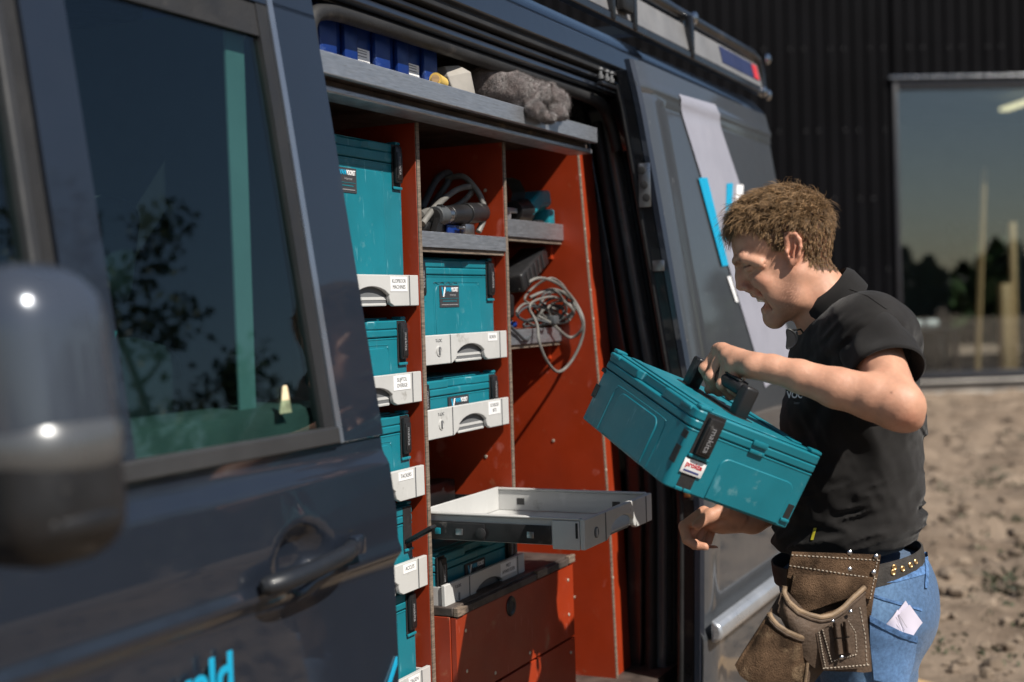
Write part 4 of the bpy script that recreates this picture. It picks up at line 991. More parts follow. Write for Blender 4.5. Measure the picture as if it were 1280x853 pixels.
        st_ = obj('sticker', MB().rbox((S+.0022, -.130, H-.122), (S+.0032, -.082, H-.094), .0004), M_['sticker'], bd)
        text_obj('sticker_text', 'prokta', .0135, M_['red'], st_, frame((S+.0034, -.106, H-.104), (0, 1, 0), (0, 0, 1)), .0002, bold=.0005)
        obj('sticker_line', MB().box((S+.0033, -.124, H-.118), (S+.0036, -.090, H-.1145)), pbr('navy_ink', (.03, .04, .15), .6), st_)
        obj('foot_slot', MB().box((S-.0006, -.122, .004), (S+.0008, -.090, .036)), M_['rubber'], bd); obj('foot_lug', MB().rbox((S-.001, -.124, .001), (S+.004, -.107, .008), .002).rbox((S-.001, -.105, .001), (S+.004, -.088, .008), .002), M_['teal'], bd)
        obj('foot_slot', MB().box((S-.0006, .122, .020), (S+.0008, .136, .048)), M_['rubber'], bd); obj('foot_lug', MB().rbox((S-.001, .118, .012), (S+.004, .138, .019), .002), M_['teal'], bd)
        obj('lid_clip', MB().rbox((S+.001, -.012, H-.030), (S+.005, .022, H-.019), .002).rbox((S+.001, -.012, H-.045), (S+.005, .022, H-.037), .002), M_['teal'], ld)
        for x, z0_, z1 in ((-CW/2+.012, .050, .078), (-CW/2+.008, H-.052, H-.044), (CW/2-.012, .045, .078), (CW/2-.010, .094, .108)):
            obj('corner_slot', MB().box((x-.009, F-.0012, z0_), (x+.009, F+.0006, z1)), M_['rubber'], bd)
        for x in (-.165, .155): obj('lid_tab', MB().rbox((x-.020, -CD/2-.003, H-.014), (x+.020, -CD/2+.004, H-.006), .002), M_['teal'], ld)
    return t
def rack_M(x0, zt, yf=YC): return Matrix.Translation((x0+.006+CW/2, yf+.022+CD/2, zt-.040))
G = 'tool cases standing in the van cabinet'
make_case(rack_M(C1X, 1.575+.01), .315, 'tall teal tool case, the tallest in the cabinet', group=G)
make_case(rack_M(C1X, 1.367), .157, 'teal tool case behind the SLIJPTOL label, right below the tallest case', group=G)
make_case(rack_M(C1X, 1.163), .157, 'teal tool case behind the TACKERS label', group=G, logo=False)
make_case(rack_M(C1X, .966), .157, 'teal tool case with its black latch flipped open', group=G, latch_open=True, logo=False)
make_case(rack_M(C1X, .724), .215, 'teal tool case at the foot of the stack beside the front door', group=G, logo=False)
make_case(rack_M(C2X, 1.443), .215, 'square-looking teal tool case with pen scrawl behind the BOREN label', group=G, scrawl=True)
make_case(rack_M(C2X, 1.279), .105, 'flat teal tool case behind the SCHROEF BITS label', group=G)
make_case(rack_M(C2X, .896, YC-.03), .105, 'flat teal tool case under the pulled-out drawer', group=G)
# the case in the man's hand
HO = np.array([2.331, .744, 1.312]); HA = np.array([.683, .686, .249]); HB = np.array([.722, -.586, -.368]); HA /= np.linalg.norm(HA); HB -= HA*(HA@HB); HB /= np.linalg.norm(HB)
HC = np.cross(HA, HB); HC = HC if HC[2] > 0 else -HC       # case up
HH = .157
org = HO+HA*CW/2+HB*CD/2-HC*HH
# case axes: x along the long side, y to the back (front faces the van side), z up; keep it right-handed
HX, HY = (HA, HB) if np.cross(HA, HB)@HC > 0 else (-HA, HB)
HM = Matrix([[HX[i], HY[i], HC[i], org[i]] for i in range(3)]+[[0, 0, 0, 1]])
print('held case handed', np.cross(HX, HY)@HC, 'x along', 'HA' if HX is HA else '-HA')
held = make_case(HM, HH, 'scuffed teal tool case with white sticker, carried in the man\'s left hand', held=True)
def HP(a, b, c):
    """point on the held case: a along the long edge, b along the short edge, c up from the lid"""
    return HO+HA*a+HB*b+HC*c
# ================================================================== things on the shelves
# blue stacking bins on the top shelf
def bin_(x0, w_, label, sticker=True):
    t = thing('storage_bin', (x0+w_/2, 1.55, 1.97), label, 'bin', 'blue bins on the top shelf'); y0, y1, z0, z1 = 1.425, 1.72, 1.9695, 2.09
    obj('bin_shell', MB().box((x0, y0, z0), (x0+w_, y0+.004, z1)).box((x0, y1-.004, z0), (x0+w_, y1, z1)).box((x0, y0+.0045, z0), (x0+.004, y1-.0045, z1)).box((x0+w_-.004, y0+.0045, z0), (x0+w_, y1-.0045, z1)).box((x0+.0045, y0+.0045, z0), (x0+w_-.0045, y1-.0045, z0+.004)), M_['blue'], t)
    for k, (a, b) in enumerate(((.10, .34), (.68, .98))): obj('rib', MB().rbox((x0+w_*a, y0-.012, z0+.001), (x0+w_*b, y0-.0005, z1-.012), .003), M_['blue'], t)
    obj('bin_rim', MB().rbox((x0-.003, y0-.014, z1-.011), (x0+w_+.003, y0-.0005, z1+.002), .003), M_['blue'], t)
    if sticker:
        lb = obj('barcode_label', MB().box((x0+w_*.36, y0-.0022, z0+.004), (x0+w_*.64, y0-.0008, z0+.052)), M_['sticker'], t)
        for i in range(14):
            xx = x0+w_*(.39+.0165*i); obj('barcode_bar', MB().box((xx, y0-.0026, z0+.010), (xx+.0012+.0011*((i*7) % 3), y0-.0023, z0+.028)), M_['ink'], lb)
        for z in (.036, .042, .047): obj('print_line', MB().box((x0+w_*.40, y0-.0026, z0+z), (x0+w_*.58, y0-.0023, z0+z+.0018)), M_['inkgrey'], lb)
bin_(2.033, .196, 'blue plastic bin half hidden by the door frame'); bin_(2.234, .196, 'blue plastic bin in the middle of the three on the top shelf'); bin_(2.436, .196, 'blue plastic bin with barcode label next to the tape roll and fleece')
tp = thing('tape_roll', (2.58, 1.38, 1.97), 'small roll of yellow tape lying by the blue bin', 'tape')
M_['tape'] = pbr('yellow_tape', (.62, .42, .10), .5, var=.1)
obj('roll', MB().lathe((2.54, 1.372, 1.986), [(.009, 0), (.0135, 0), (.0135, .06), (.009, .06)], (1, .25, 0), 24), M_['tape'], tp); obj('core', MB().lathe((2.539, 1.3715, 1.986), [(.0075, -.001), (.0088, -.001), (.0088, .062), (.0075, .062)], (1, .25, 0), 20), M_['pine'], tp)
tag(obj('paper_bag', MB().loft([[(2.660, 1.390, 1.972), (2.725, 1.370, 1.972), (2.740, 1.440, 1.972), (2.665, 1.460, 1.972)], [(2.655, 1.402, 2.010), (2.715, 1.376, 2.026), (2.733, 1.440, 2.021), (2.665, 1.450, 2.016)], [(2.665, 1.415, 2.036), (2.700, 1.398, 2.041), (2.715, 1.430, 2.038), (2.670, 1.440, 2.036)]]), pbr('grey_film', (.30, .28, .25), .35, var=.2), bevel=.002, ang=20), 'crumpled grey film packet between the blue bin and the fleece', 'packet')
# fleece glove spilling over the shelf edge
fl = SDF(); 
for (px, py, y, r) in ((588, 96, 1.470, .045), (606, 103, 1.430, .050), (628, 112, 1.410, .052), (640, 114, 1.390, .050), (655, 118, 1.375, .046), (668, 118, 1.370, .042), (688, 120, 1.360, .034), (698, 130, 1.345, .030), (697, 142, 1.335, .024), (683, 145, 1.330, .024), (668, 138, 1.335, .026)): fl.ell(on(1, y, px, py), (r*1.15, r, r*.88), k=.012)
fl.ell(on(1, 1.322, 687, 134), (.016, .03, .012), k=.012, op='s')
fl.cap(on(1, 1.322, 655, 100), on(1, 1.315, 653, 138), .005, .004, k=.014, op='s')
fl.cap(on(1, 1.370, 618, 90), on(1, 1.330, 611, 125), .005, .004, k=.014, op='s'); fl.cap(on(1, 1.320, 664, 113), on(1, 1.310, 690, 122), .004, .004, k=.012, op='s')
fl.fn(lambda P: .011*(np.abs(vnoise(np.stack([P[:, 0]*9+P[:, 2]*14, P[:, 1]*20, P[:, 2]*26-P[:, 0]*8], 1), 1., 3))-.35)+.0030*fbm(P, 60, 2, 8), op='d')
V, Qf = nets(fl, (2.45, 1.25, 1.86), (3.45, 1.62, 2.14), .0045)
M_['fleece'] = pbr('grey_fleece', (.105, .082, .078), .95, var=.35, vs=60, bump=.8, bs=420, sheen=.5, spec=.1)
fz = tag(obj('fleece', np_mesh('fleece', V, Qf), M_['fleece'], ang=80), 'crumpled grey-brown fleece hanging over the aluminium shelf edge', 'fleece'); BASE[fz] = None
def fuzz(V, Q, n, L0, r0, seed):
    """short curled fibres standing on a surface"""
    rs_ = np.random.default_rng(seed); fc = rs_.integers(0, len(Q), n); A_, B_, C_ = V[Q[fc, 0]], V[Q[fc, 1]], V[Q[fc, 2]]; N_ = np.cross(B_-A_, C_-A_); N_ /= np.linalg.norm(N_, axis=1)[:, None]+1e-12
    if (N_*(A_-V.mean(0))).sum() < 0: N_ = -N_
    p0 = A_+(B_-A_)*rs_.random((n, 1)); d = N_+rs_.normal(size=(n, 3))*.75; d /= np.linalg.norm(d, axis=1)[:, None]; L1 = L0*rs_.uniform(.5, 1.3, (n, 1)); k = rs_.normal(size=(n, 3))*.6
    P3 = np.stack([p0-d*.001, p0+d*L1*.5+k*L1*.3, p0+d*L1*.8+k*L1*.9], 1); s_ = np.cross(d, rs_.normal(size=(n, 3))); s_ /= np.linalg.norm(s_, axis=1)[:, None]+1e-9
    VV = np.stack([P3[:, 0]-s_*r0, P3[:, 0]+s_*r0, P3[:, 1]-s_*r0, P3[:, 1]+s_*r0, P3[:, 2]-s_*r0*.4, P3[:, 2]+s_*r0*.4], 1).reshape(-1, 3); b_ = np.arange(n)[:, None]*6
    return VV, np.concatenate([b_+np.array([[0, 1, 3, 2]]), b_+np.array([[2, 3, 5, 4]])])
FV, FQ = fuzz(V, Qf, 22000, .0042, .00035, 5); fo = obj('pile', np_mesh('pile', FV, FQ), M_['fleece'], fz, fix=False); fo['kind'] = 'stuff'
# grinder-like tool with hose in the middle compartment
hg = thing('power_tool', (2.86, 1.56, 1.673), 'black and steel power tool with a thick grey cord coiled over it', 'power tool')
def rod(name, a, b, r, mat, parent, r2=None, sides=18): return obj(name, MB().cyl(a, b, r, sides, r2), M_[mat], parent, bevel=.0015)
def p(px, py, y):
    q = on(1, y, px, py); lim = 2.995 if px < 632 else 3.478
    return q if q[0] < lim else on(0, lim, px, py)
a, b = p(546, 270, 1.49), p(602, 266, 1.50); dv = (b-a)/np.linalg.norm(b-a)
rod('nose', a-dv*.01, a+dv*.035, .022, 'cabled', hg); rod('collar', a+dv*.036, a+dv*.06, .0195, 'chrome', hg)
rod('grip', a+dv*.061, a+dv*.15, .021, 'black', hg, .023); rod('end_cap', a+dv*.151, b, .026, 'black', hg, .024)
rod('chuck_bore', a-dv*.0112, a-dv*.0101, .015, 'rubber', hg)
obj('tool_body', MB().rbox((2.70, 1.50, 1.673), (2.92, 1.60, 1.705), .012, 3), M_['black'], hg); obj('switch', MB().rbox((2.80, 1.492, 1.676), (2.86, 1.4995, 1.697), .003), M_['blue'], hg)
obj('chuck_key', MB().rbox((2.86, 1.475, 1.674), (2.905, 1.49, 1.70), .003).cyl((2.83, 1.482, 1.690), (2.90, 1.482, 1.690), .004), M_['steel'], hg)
cd1 = [p(527, 262, 1.56), p(545, 226, 1.58), p(560, 216, 1.60), p(561, 226, 1.62), p(545, 250, 1.60), p(533, 268, 1.56)]
cd2 = [p(528, 280, 1.50), p(545, 258, 1.50), p(570, 238, 1.52), p(588, 234, 1.54), p(587, 244, 1.56), p(570, 258, 1.55), p(553, 262, 1.53), p(535, 264, 1.52), p(526, 268, 1.5)]
cd3 = [p(558, 224, 1.60), p(578, 221, 1.56), p(593, 234, 1.53), p(603, 252, 1.51), p(605, 272, 1.505), p(598, 290, 1.50)]
for k, c_ in enumerate((cd1, cd2, cd3)): obj('cord', MB().tube(catmull(c_, 8), .0075 if k else .0085, 10), M_['cable' if k else 'cabled'], hg)
obj('tool_fin', MB().prism([(2.715, 1.673), (2.74, 1.673), (2.765, 1.735), (2.75, 1.74)], 1.478, 1.492), M_['black'], hg)
# teal cordless tools in the right compartment
ct = thing('cordless_tool', (3.30, 1.60, 1.727), 'teal and black cordless tool lying on the upper right shelf', 'power tool')
a, b = p(653, 266, 1.535), p(676, 252, 1.545)
obj('tool_body', MB().loft([[np.array(q)+d for d in ((0, 0, -.03), (.0, -.035, -.01), (0, -.03, .03), (0, .03, .03), (0, .035, -.01))] for q in (a, (a+b)/2+(0, 0, .012), b)]), M_['teal'], ct, bevel=.008)
obj('battery', MB().rbox(b+(-.015, -.03, -.075), b+(.03, .035, -.022), .008), M_['teal'], ct); obj('tool_head', MB().cyl(a+(-.06, 0, .0), a+(.01, 0, .005), .028, 18, .034), M_['black'], ct)
obj('trigger', MB().rbox(a+(.05, -.025, -.045), a+(.09, .02, -.018), .006), M_['black'], ct)
jw = thing('saw_tool', (3.18, 1.55, 1.727), 'pale metal and black saw tool leaning against the shelf divider', 'power tool')
obj('guard', MB().loft([[p(x, y, 1.535) + (0, d, 0) for d in (0, .04)] for x, y in ((640, 222), (650, 226), (657, 240), (655, 252), (648, 262), (640, 262))], closed=False).xf(np.eye(3)), M_['cabled'], jw)
obj('base_plate', MB().rbox((3.10, 1.515, 1.745), (3.235, 1.56, 1.758), .003).rbox((3.10, 1.512, 1.728), (3.19, 1.535, 1.744), .003), M_['satinsilver'], jw)
obj('motor', MB().cyl((3.11, 1.60, 1.80), (3.25, 1.62, 1.78), .04, 20, .03), M_['black'], jw, bevel=.004); obj('foot', MB().rbox((3.12, 1.57, 1.728), (3.24, 1.66, 1.765), .005), M_['greyd'], jw)
# charger and cable tangle on the lower right shelf
ch = thing('battery_charger', (3.2, 1.57, 1.441), 'dusty black charger block standing on the cluttered lower shelf', 'charger')
obj('charger_body', MB().rbox((3.085, 1.53, 1.470), (3.235, 1.66, 1.535), .010, 3), M_['black'], ch); obj('charger_foot', MB().rbox((3.09, 1.535, 1.4425), (3.23, 1.655, 1.4695), .004), M_['greyd'], ch)
obj('blue_plug', MB().rbox((3.18, 1.521, 1.446), (3.225, 1.5295, 1.462), .003), M_['blue'], ch)
lm = thing('black_lamp_case', (3.2, 1.6, 1.55), 'dusty black plastic tool leaning at an angle above the cable tangle', 'tool')
a, b = p(641, 351, 1.545), p(669, 319, 1.565); dv = (b-a)
q = MB().rbox((-.03, -.04, -.026), (.20, .04, .026), .008, 3); X = dv/np.linalg.norm(dv); Yv = np.array((0, 1, 0)); Yv = Yv-X*(X@Yv); Yv /= np.linalg.norm(Yv); Z = np.cross(X, Yv); q.xf(np.stack([X, Yv, Z], 1), a)
obj('housing', q, M_['black'], lm); q = MB()
for k in range(5): q.rbox((.0+.035*k, -.042, -.020), (.012+.035*k, -.040, .020), .0005)
q.xf(np.stack([X, Yv, Z], 1), a); obj('grille_bar', q, M_['rubber'], lm)
cb = thing('cable_tangle', (3.33, 1.52, 1.441), 'tangle of grey electrical cable drooping from the lower right shelf', 'cable')
rs = np.random.default_rng(21)
big = [p(648, 362, 1.52), p(672, 348, 1.50), p(697, 355, 1.48), p(717, 375, 1.47), p(729, 400, 1.465), p(727, 425, 1.465), p(714, 452, 1.47), p(698, 465, 1.475), p(684, 452, 1.48), p(674, 428, 1.485), p(671, 405, 1.50), p(660, 385, 1.53)]
obj('cable_loop', MB().tube(catmull(big, 8), .0042, 8), M_['cable'], cb)
big2 = [p(662, 372, 1.53), p(690, 362, 1.50), p(712, 372, 1.48), p(726, 396, 1.475), p(727, 412, 1.475), p(712, 422, 1.48), p(690, 405, 1.50), p(672, 395, 1.52)]
obj('cable_loop', MB().tube(catmull(big2, 8), .0042, 8), M_['cable'], cb)
for k in range(12):
    cx, cy = rs.uniform(660, 702), rs.uniform(368, 408); n = int(rs.integers(4, 7)); pts = []
    for i in range(n):
        t_ = i/n*2*math.pi; pts.append(p(cx+rs.uniform(9, 31)*math.cos(t_+k), cy+rs.uniform(7, 24)*math.sin(t_+k), rs.uniform(1.49, 1.58)))
    pts = [q_*(1, 1, 1) if q_[2] > 1.449 else np.array((q_[0], q_[1], 1.449)) for q_ in pts]
    obj('cable_loop', MB().tube(catmull(pts, 6, closed=True), .0034, 7, closed=True), M_['cable' if k % 3 else 'cabled'], cb)
obj('cable_end', MB().tube(catmull([p(638, 408, 1.505), p(648, 418, 1.508), p(658, 425, 1.508), p(668, 412, 1.53)], 6), .0042, 7), M_['cabled'], cb)
obj('plug', MB().rbox(p(691, 400, 1.50)-(.015, .012, .012), p(691, 400, 1.50)+(.02, .012, .012), .005), M_['cabled'], cb)
# ================================================================== the man
def hp(px, py, lat=0.): return at(px, py, DM-lat)
DM = 2.84                       # distance of his mid plane at the head
LAT = -FW/np.linalg.norm(FW)    # his left, towards the camera
def ax2(deg):
    """axes: along (in the picture plane, deg clockwise from picture-right), across, lateral"""
    a = R_(deg); e1 = math.cos(a)*RT-math.sin(a)*UP; e2 = math.sin(a)*RT+math.cos(a)*UP; return np.stack([e1, e2, LAT], 1)
pb = at(1060, 700, 2.88); man = thing('person', (pb[0], pb[1], 0), 'man in black polo shirt and blue jeans laughing while lifting a tool case', 'person')
B = SDF()
# trunk under the shirt, joins everything
B.ell(at(1066, 520, 2.86), (.105, .20, .15), ax2(0), .05).ell(at(1064, 440, 2.86), (.10, .09, .165), ax2(0), .06).ell(at(1066, 640, 2.88), (.11, .13, .14), ax2(0), .06)
B.cap(hp(1000, 335), hp(1046, 405), .058, .066, .03); B.cap(hp(1040, 395), at(1064, 450, 2.86), .064, .09, .04)
# head
B.ell(hp(979, 288), (.097, .084, .075), ax2(-8), .02)
B.ell(hp(995, 300), (.068, .064, .070), ax2(0), .03)
B.ell(hp(948, 305), (.054, .056, .062), ax2(8), .025)
B.ell(hp(963, 338), (.046, .052, .056), ax2(16), .022); B.ell(hp(947, 352), (.019, .026, .030), ax2(20), .016); B.ell(hp(945, 362), (.0135, .013, .022), ax2(20), .012)
B.ell(hp(987, 364), (.043, .046, .047), ax2(28), .03); B.cap(hp(985, 380), hp(968, 396), .024, .016, .02); B.cap(hp(960, 389), hp(966, 398), .010, .013, .012)
for s in (1, -1):
    B.cap(hp(996, 345, s*.052), hp(991, 374, s*.047), .016, .015, .04).cap(hp(991, 374, s*.047), hp(969, 397, s*.016), .015, .013, .03); B.ell(hp(968, 366, s*.040), (.024, .022, .012), ax2(40), .03)
    B.ell(hp(952, 351, s*.034), (.022, .018, .021), ax2(24), .016)                # raised cheek
    B.cap(hp(920, 327, s*.010), hp(929, 322, s*.042), .0085, .008, .012)          # brow
    B.cap(hp(929, 322, s*.042), hp(950, 330, s*.056), .008, .009, .016)
    B.ell(hp(924, 337, s*.033), (.009, .008, .011), ax2(10), .010, 's')           # socket
    B.ell(hp(937, 333.5, s*.030), (.0135, .0125, .0145), ax2(0), .005)           # lidded eye
    B.cap(hp(928, 335.5, s*.020), hp(939, 331, s*.047), .0013, .0010, .0035, 's')  # squeezed slit
    B.cap(hp(925, 331, s*.018), hp(938, 326.5, s*.047), .0012, .001, .005, 's')      # lid fold
    B.cap(hp(934, 343, s*.024), hp(943, 341, s*.046), .0012, .001, .006, 's')        # pouch fold
    for k, (q0, q1) in enumerate((((944, 335), (956, 330)), ((945, 338), (958, 338)))): B.cap(hp(*q0, s*.049), hp(*q1, s*.060), .0008, .0006, .004, 's')  # laugh lines
    B.cap(hp(934, 360.5, s*.012), hp(936, 361, s*.011), .0085, .0075, .007)          # nostril wing
    B.ell(hp(931, 366, s*.0065), (.0048, .003, .0032), ax2(20), .003, 's')
    B.chain([hp(938, 356, s*.019), hp(949, 363, s*.030), hp(960, 373, s*.035), hp(966, 384, s*.030)], [.0032, .0036, .0036, .0024], .012, 's')  # smile fold
# nose
B.ell(hp(934, 341), (.016, .018, .020), ax2(10), .010)
B.chain([hp(922.5, 335), hp(924.3, 346), hp(925.6, 357.8)], [.0066, .0076, .0098], .009); B.cap(hp(928, 358), hp(938, 359.5), .0078, .0085, .006); B.ell(hp(929, 368.5), (.0095, .0036, .012), ax2(8), .004, 's')
# lips and open mouth
B.ell(hp(954, 379), (.0165, .0118, .0235), ax2(35), .004, 's')
B.ell(hp(948, 381), (.010, .0085, .021), ax2(50), .004, 's')
for s in (1, -1):
    B.chain([hp(942.3, 368.3), hp(945.5, 368.8, s*.013), hp(956, 369.5, s*.027)], [.0056, .0050, .0036], .005)
    B.chain([hp(956.0, 387.6), hp(957, 386.4, s*.012), hp(959.5, 376, s*.0265)], [.0068, .0062, .0038], .005)
B.ell(hp(968, 399), (.0165, .014, .018), ax2(30), .012)
B.ell(hp(964.5, 384), (.015, .0048, .015), ax2(40), .003)                              # tongue
TEETH = []
for i in range(-5, 6):
    an = i*.235; q = hp(947.0+8.5*(1-math.cos(an))*1.35, 372.6+.2*(1-math.cos(an)), math.sin(an)*.0235); TEETH.append(q); B.cap(q, q-UP*.0060+RT*.0022, .0036, .0031, .0008)
# ear
for s in (1, -1):
    e = lambda x, y, l: hp(x, y, s*l)
    B.ell(e(990, 313, .072), (.0165, .027, .007), ax2(-6), .008)
    B.chain([e(983, 307, .073), e(982.5, 298, .077), e(987, 292.5, .080), e(994, 293, .083), e(999, 300, .085), e(1000.5, 309, .085), e(998.5, 319, .083), e(994.5, 327, .079)], [.0032, .0036, .0040, .0042, .0043, .0041, .0037, .0036], .004)
    B.ell(e(990.5, 329.5, .076), (.0068, .0078, .0048), ax2(0), .006)
    B.ell(e(990, 312, .082), (.0085, .016, .0062), ax2(-6), .004, 's'); B.ell(e(988, 317, .080), (.0055, .0075, .008), ax2(0), .003, 's')
    B.chain([e(993.5, 299, .081), e(994, 308, .0815), e(991, 320, .079)], [.0025, .0028, .0026], .003)
    B.ell(e(983.5, 316, .076), (.0042, .0055, .0045), ax2(0), .004)
# left arm, forearm level, hand over the handle
SHL, ELL, WRL = at(1085, 415, 2.71), at(1122, 506, 2.515), at(951, 459, 2.60)
B.cap(SHL, ELL, .052, .041, .03); B.ell(at(1131, 514, 2.515), (.029, .029, .029), ax2(20), .03)
FA = [ELL, at(1090, 497, 2.53), at(1045, 485, 2.55), at(1000, 471, 2.575), at(965, 461, 2.595), WRL]
B.chain(FA, [.039, .0415, .0375, .0312, .0262, .0245], .03)
B.ell(at(1075, 484, 2.545), (.055, .018, .026), ax2(15), .02); B.ell(at(1139, 527, 2.52), (.016, .014, .016), ax2(0), .022)
MC = [at(898.5, 437.5, 2.700), at(903.5, 438.5, 2.682), at(909.5, 446, 2.660), at(917, 456.5, 2.640)]
PI = [at(880.5, 461, 2.700), at(888.5, 471, 2.676), at(902.5, 480.5, 2.650), at(916, 485.5, 2.630)]
DI = [at(888, 482, 2.722), at(899, 490, 2.698), at(912, 495, 2.672), at(923, 496, 2.650)]
TI = [at(905, 484, 2.735), at(913, 491, 2.712), at(922, 496, 2.688), at(929, 497, 2.668)]
fr_ = [(.0115, .0100, .0088, .0076), (.0118, .0102, .009, .0078), (.0112, .0098, .0085, .0075), (.0100, .0088, .0078, .007)]
for i in range(4):
    B.cap(WRL+(MC[i]-WRL)*.12, MC[i], .0165, .0125, .016)
    B.ell(MC[i]+UP*.001, (.0135, .0115, .0125), ax2(0), .008)
    B.chain([MC[i], PI[i], DI[i], TI[i]], fr_[i], .004); B.ell(PI[i], (.0112, .0108, .0108), ax2(30), .006)
for i in range(3): B.cap((MC[i]+MC[i+1])/2*.75+WRL*.25, (MC[i]+MC[i+1])/2*.2+WRL*.8, .0035, .002, .012, 's')
B.chain([WRL-RT*.02, at(925, 466, 2.665), at(905, 476, 2.70), at(886, 487, 2.705)], [.017, .0155, .0125, .0095], .012)      # thumb on the far side
# right arm reaching under the case
SHR, ELR, WRR = at(1040, 430, 3.02), at(1015, 600, 3.06), at(941, 650, 2.945)
B.cap(SHR, ELR, .055, .043, .03).chain([ELR, at(985, 625, 3.01), WRR], [.045, .040, .0265], .03)
B.cap(WRR, at(905, 652, 2.905), .026, .027, .02).ell(at(897, 652, 2.90), (.032, .020, .032), ax2(-20), .015)
RF = [([(880, 640, 2.868), (855, 658, 2.855), (859, 675, 2.842), (869, 682, 2.838)], (.0118, .0108, .0098, .0082)), ([(879, 645, 2.892), (859, 671, 2.878), (871, 683, 2.860), (881, 684, 2.852)], (.0120, .0110, .0100, .0085)),
      ([(882, 652, 2.914), (869, 682, 2.898), (884, 688, 2.880), (893, 687, 2.872)], (.0115, .0105, .0096, .0082)), ([(889, 660, 2.932), (882, 687, 2.912), (894, 691, 2.896), (901, 689, 2.890)], (.0102, .0092, .0085, .0074))]
for P_, r_ in RF: B.chain([at(*q) for q in P_], [x*1.1 for x in r_], .0022)
B.chain([at(922, 645, 2.90), at(905, 637, 2.865), at(888, 645, 2.848), at(871, 657, 2.838)], [.020, .0155, .0128, .0102], .010)
B.ell(at(868.5, 657.5, 2.8292), (.0070, .0052, .002), ax2(-40), .001)                     # thumb nail
B.fn(lambda P: .0006*vnoise(P, 55, 2)+.00025*vnoise(P, 240, 5), op='d')
lo = np.minimum.reduce([at(840, 720, 2.5), at(1180, 200, 3.2), at(840, 200, 3.2), at(1180, 720, 2.4), at(840, 200, 2.4)])-.02; hi = np.maximum.reduce([at(840, 720, 2.5), at(1180, 200, 3.2), at(840, 200, 3.2), at(1180, 720, 3.2), at(1180, 200, 2.4)])+.02
V, Qb = nets(B, lo, hi, .0024)
V = relax(V, Qb, 1, .35)
def to_px(P):
    v = P-CAM; d = v@FW; return 640+FPX*(v@RT)/d, 426.5-FPX*(v@UP)/d, d
PX, PY, PD = to_px(V); lat = np.abs(DM-PD)
C = np.tile(np.array([[1., 1., 1.]]), (len(V), 1))
def tintm(mask, col): 
    global C
    C = C*(1-mask[:, None])+C*np.array(col)*mask[:, None]
head = (PY < 412) & (PX > 895) & (PX < 1062) & (PD > 2.70)
hm = head.astype(float)
g2 = lambda x, y, rx, ry: np.exp(-((PX-x)/rx)**2-((PY-y)/ry)**2)*hm
tintm(g2(988, 370, 13, 20)*smooth(fbm(V, 500, 2, 4), -1.1, .4)*.85, (.42, .37, .36)); tintm(g2(984, 392, 16, 12)*.5, (.5, .45, .43)); tintm(g2(970, 398, 14, 10)*.3, (.62, .57, .56))      # stubble
tintm(g2(968, 322, 12, 14)*.25, (.7, .6, .55))
tintm(g2(950, 352, 14, 12)*.45, (1.0, .78, .74)); tintm(g2(925, 358, 9, 9)*.45, (1., .76, .72)); tintm(g2(992, 312, 12, 24)*(lat > .066)*.55, (1.05, .66, .58))
lipm = np.maximum(np.exp(-((PX-950)/9)**2-((PY-368.5)/3.0)**2), np.exp(-((PX-957)/7)**2-((PY-383.5)/4.0)**2))*hm*(lat < .032); tintm(lipm*.75, (.95, .55, .52))
# eyebrow, lashes, inner mouth, teeth
brow = np.exp(-(((PY-(332.0-(PX-916)*.72))/2.6)**2))*smooth(PX, 914, 917)*smooth(PX, 934, 927)*hm*(lat > .009)*(lat < .05); tintm(np.clip(brow*1.3, 0, 1)*.85*smooth(fbm(V, 500, 2, 3), -1, .2), (.26, .21, .17))
lash = np.exp(-(((PY-(335.5-(PX-928)*.41))/1.25)**2))*smooth(PX, 926, 929)*smooth(PX, 942, 939)*hm*(lat > .016)*(lat < .05); tintm(np.clip(lash*1.5, 0, 1)*.9, (.14, .10, .09))
cav = ((SDF().ell(hp(954, 379), (.0165, .0118, .0235), ax2(35), .004)(V) < .0010) & head & (PX > 944)); cav |= (SDF().ell(hp(964.5, 384), (.0155, .0052, .0155), ax2(40), .003)(V) < .0004) & head & (PX < 968) & (lat < .02) & (PX > 957); C[cav] = C[cav]*np.array((.42, .14, .13))
td = np.min([np.linalg.norm(V-(q-UP*.0026), axis=1) for q in TEETH], axis=0); tm = (td < .0062) & cav; C[tm] = np.array((1.45, 2.15, 2.5))
mole = np.exp(-((PX-964.5)**2+(PY-324)**2)/2.0)*hm; tintm(mole*.7, (.4, .3, .25)); tintm(np.exp(-((PX-1114)**2+(PY-491)**2)/2.2)*.8, (.25, .18, .14))
# redder elbow, knuckles and nails
tintm(np.exp(-((PX-1138)/14)**2-((PY-525)/12)**2)*.45, (1.02, .74, .70))
for q in PI+MC: tintm(np.exp(-(np.linalg.norm(V-q, axis=1)/.013)**2)*.25, (1., .78, .74))
tintm(np.exp(-(np.linalg.norm(V-at(868, 657, 2.829), axis=1)/.006)**2)*.6, (1.1, .95, .95))
tintm(smooth(fbm(V, 30, 3, 9), .1, .9)*.22, (.95, .80, .78)); rh = (PX < 950) & (PY > 600); tintm(rh*.35, (.78, .70, .66))
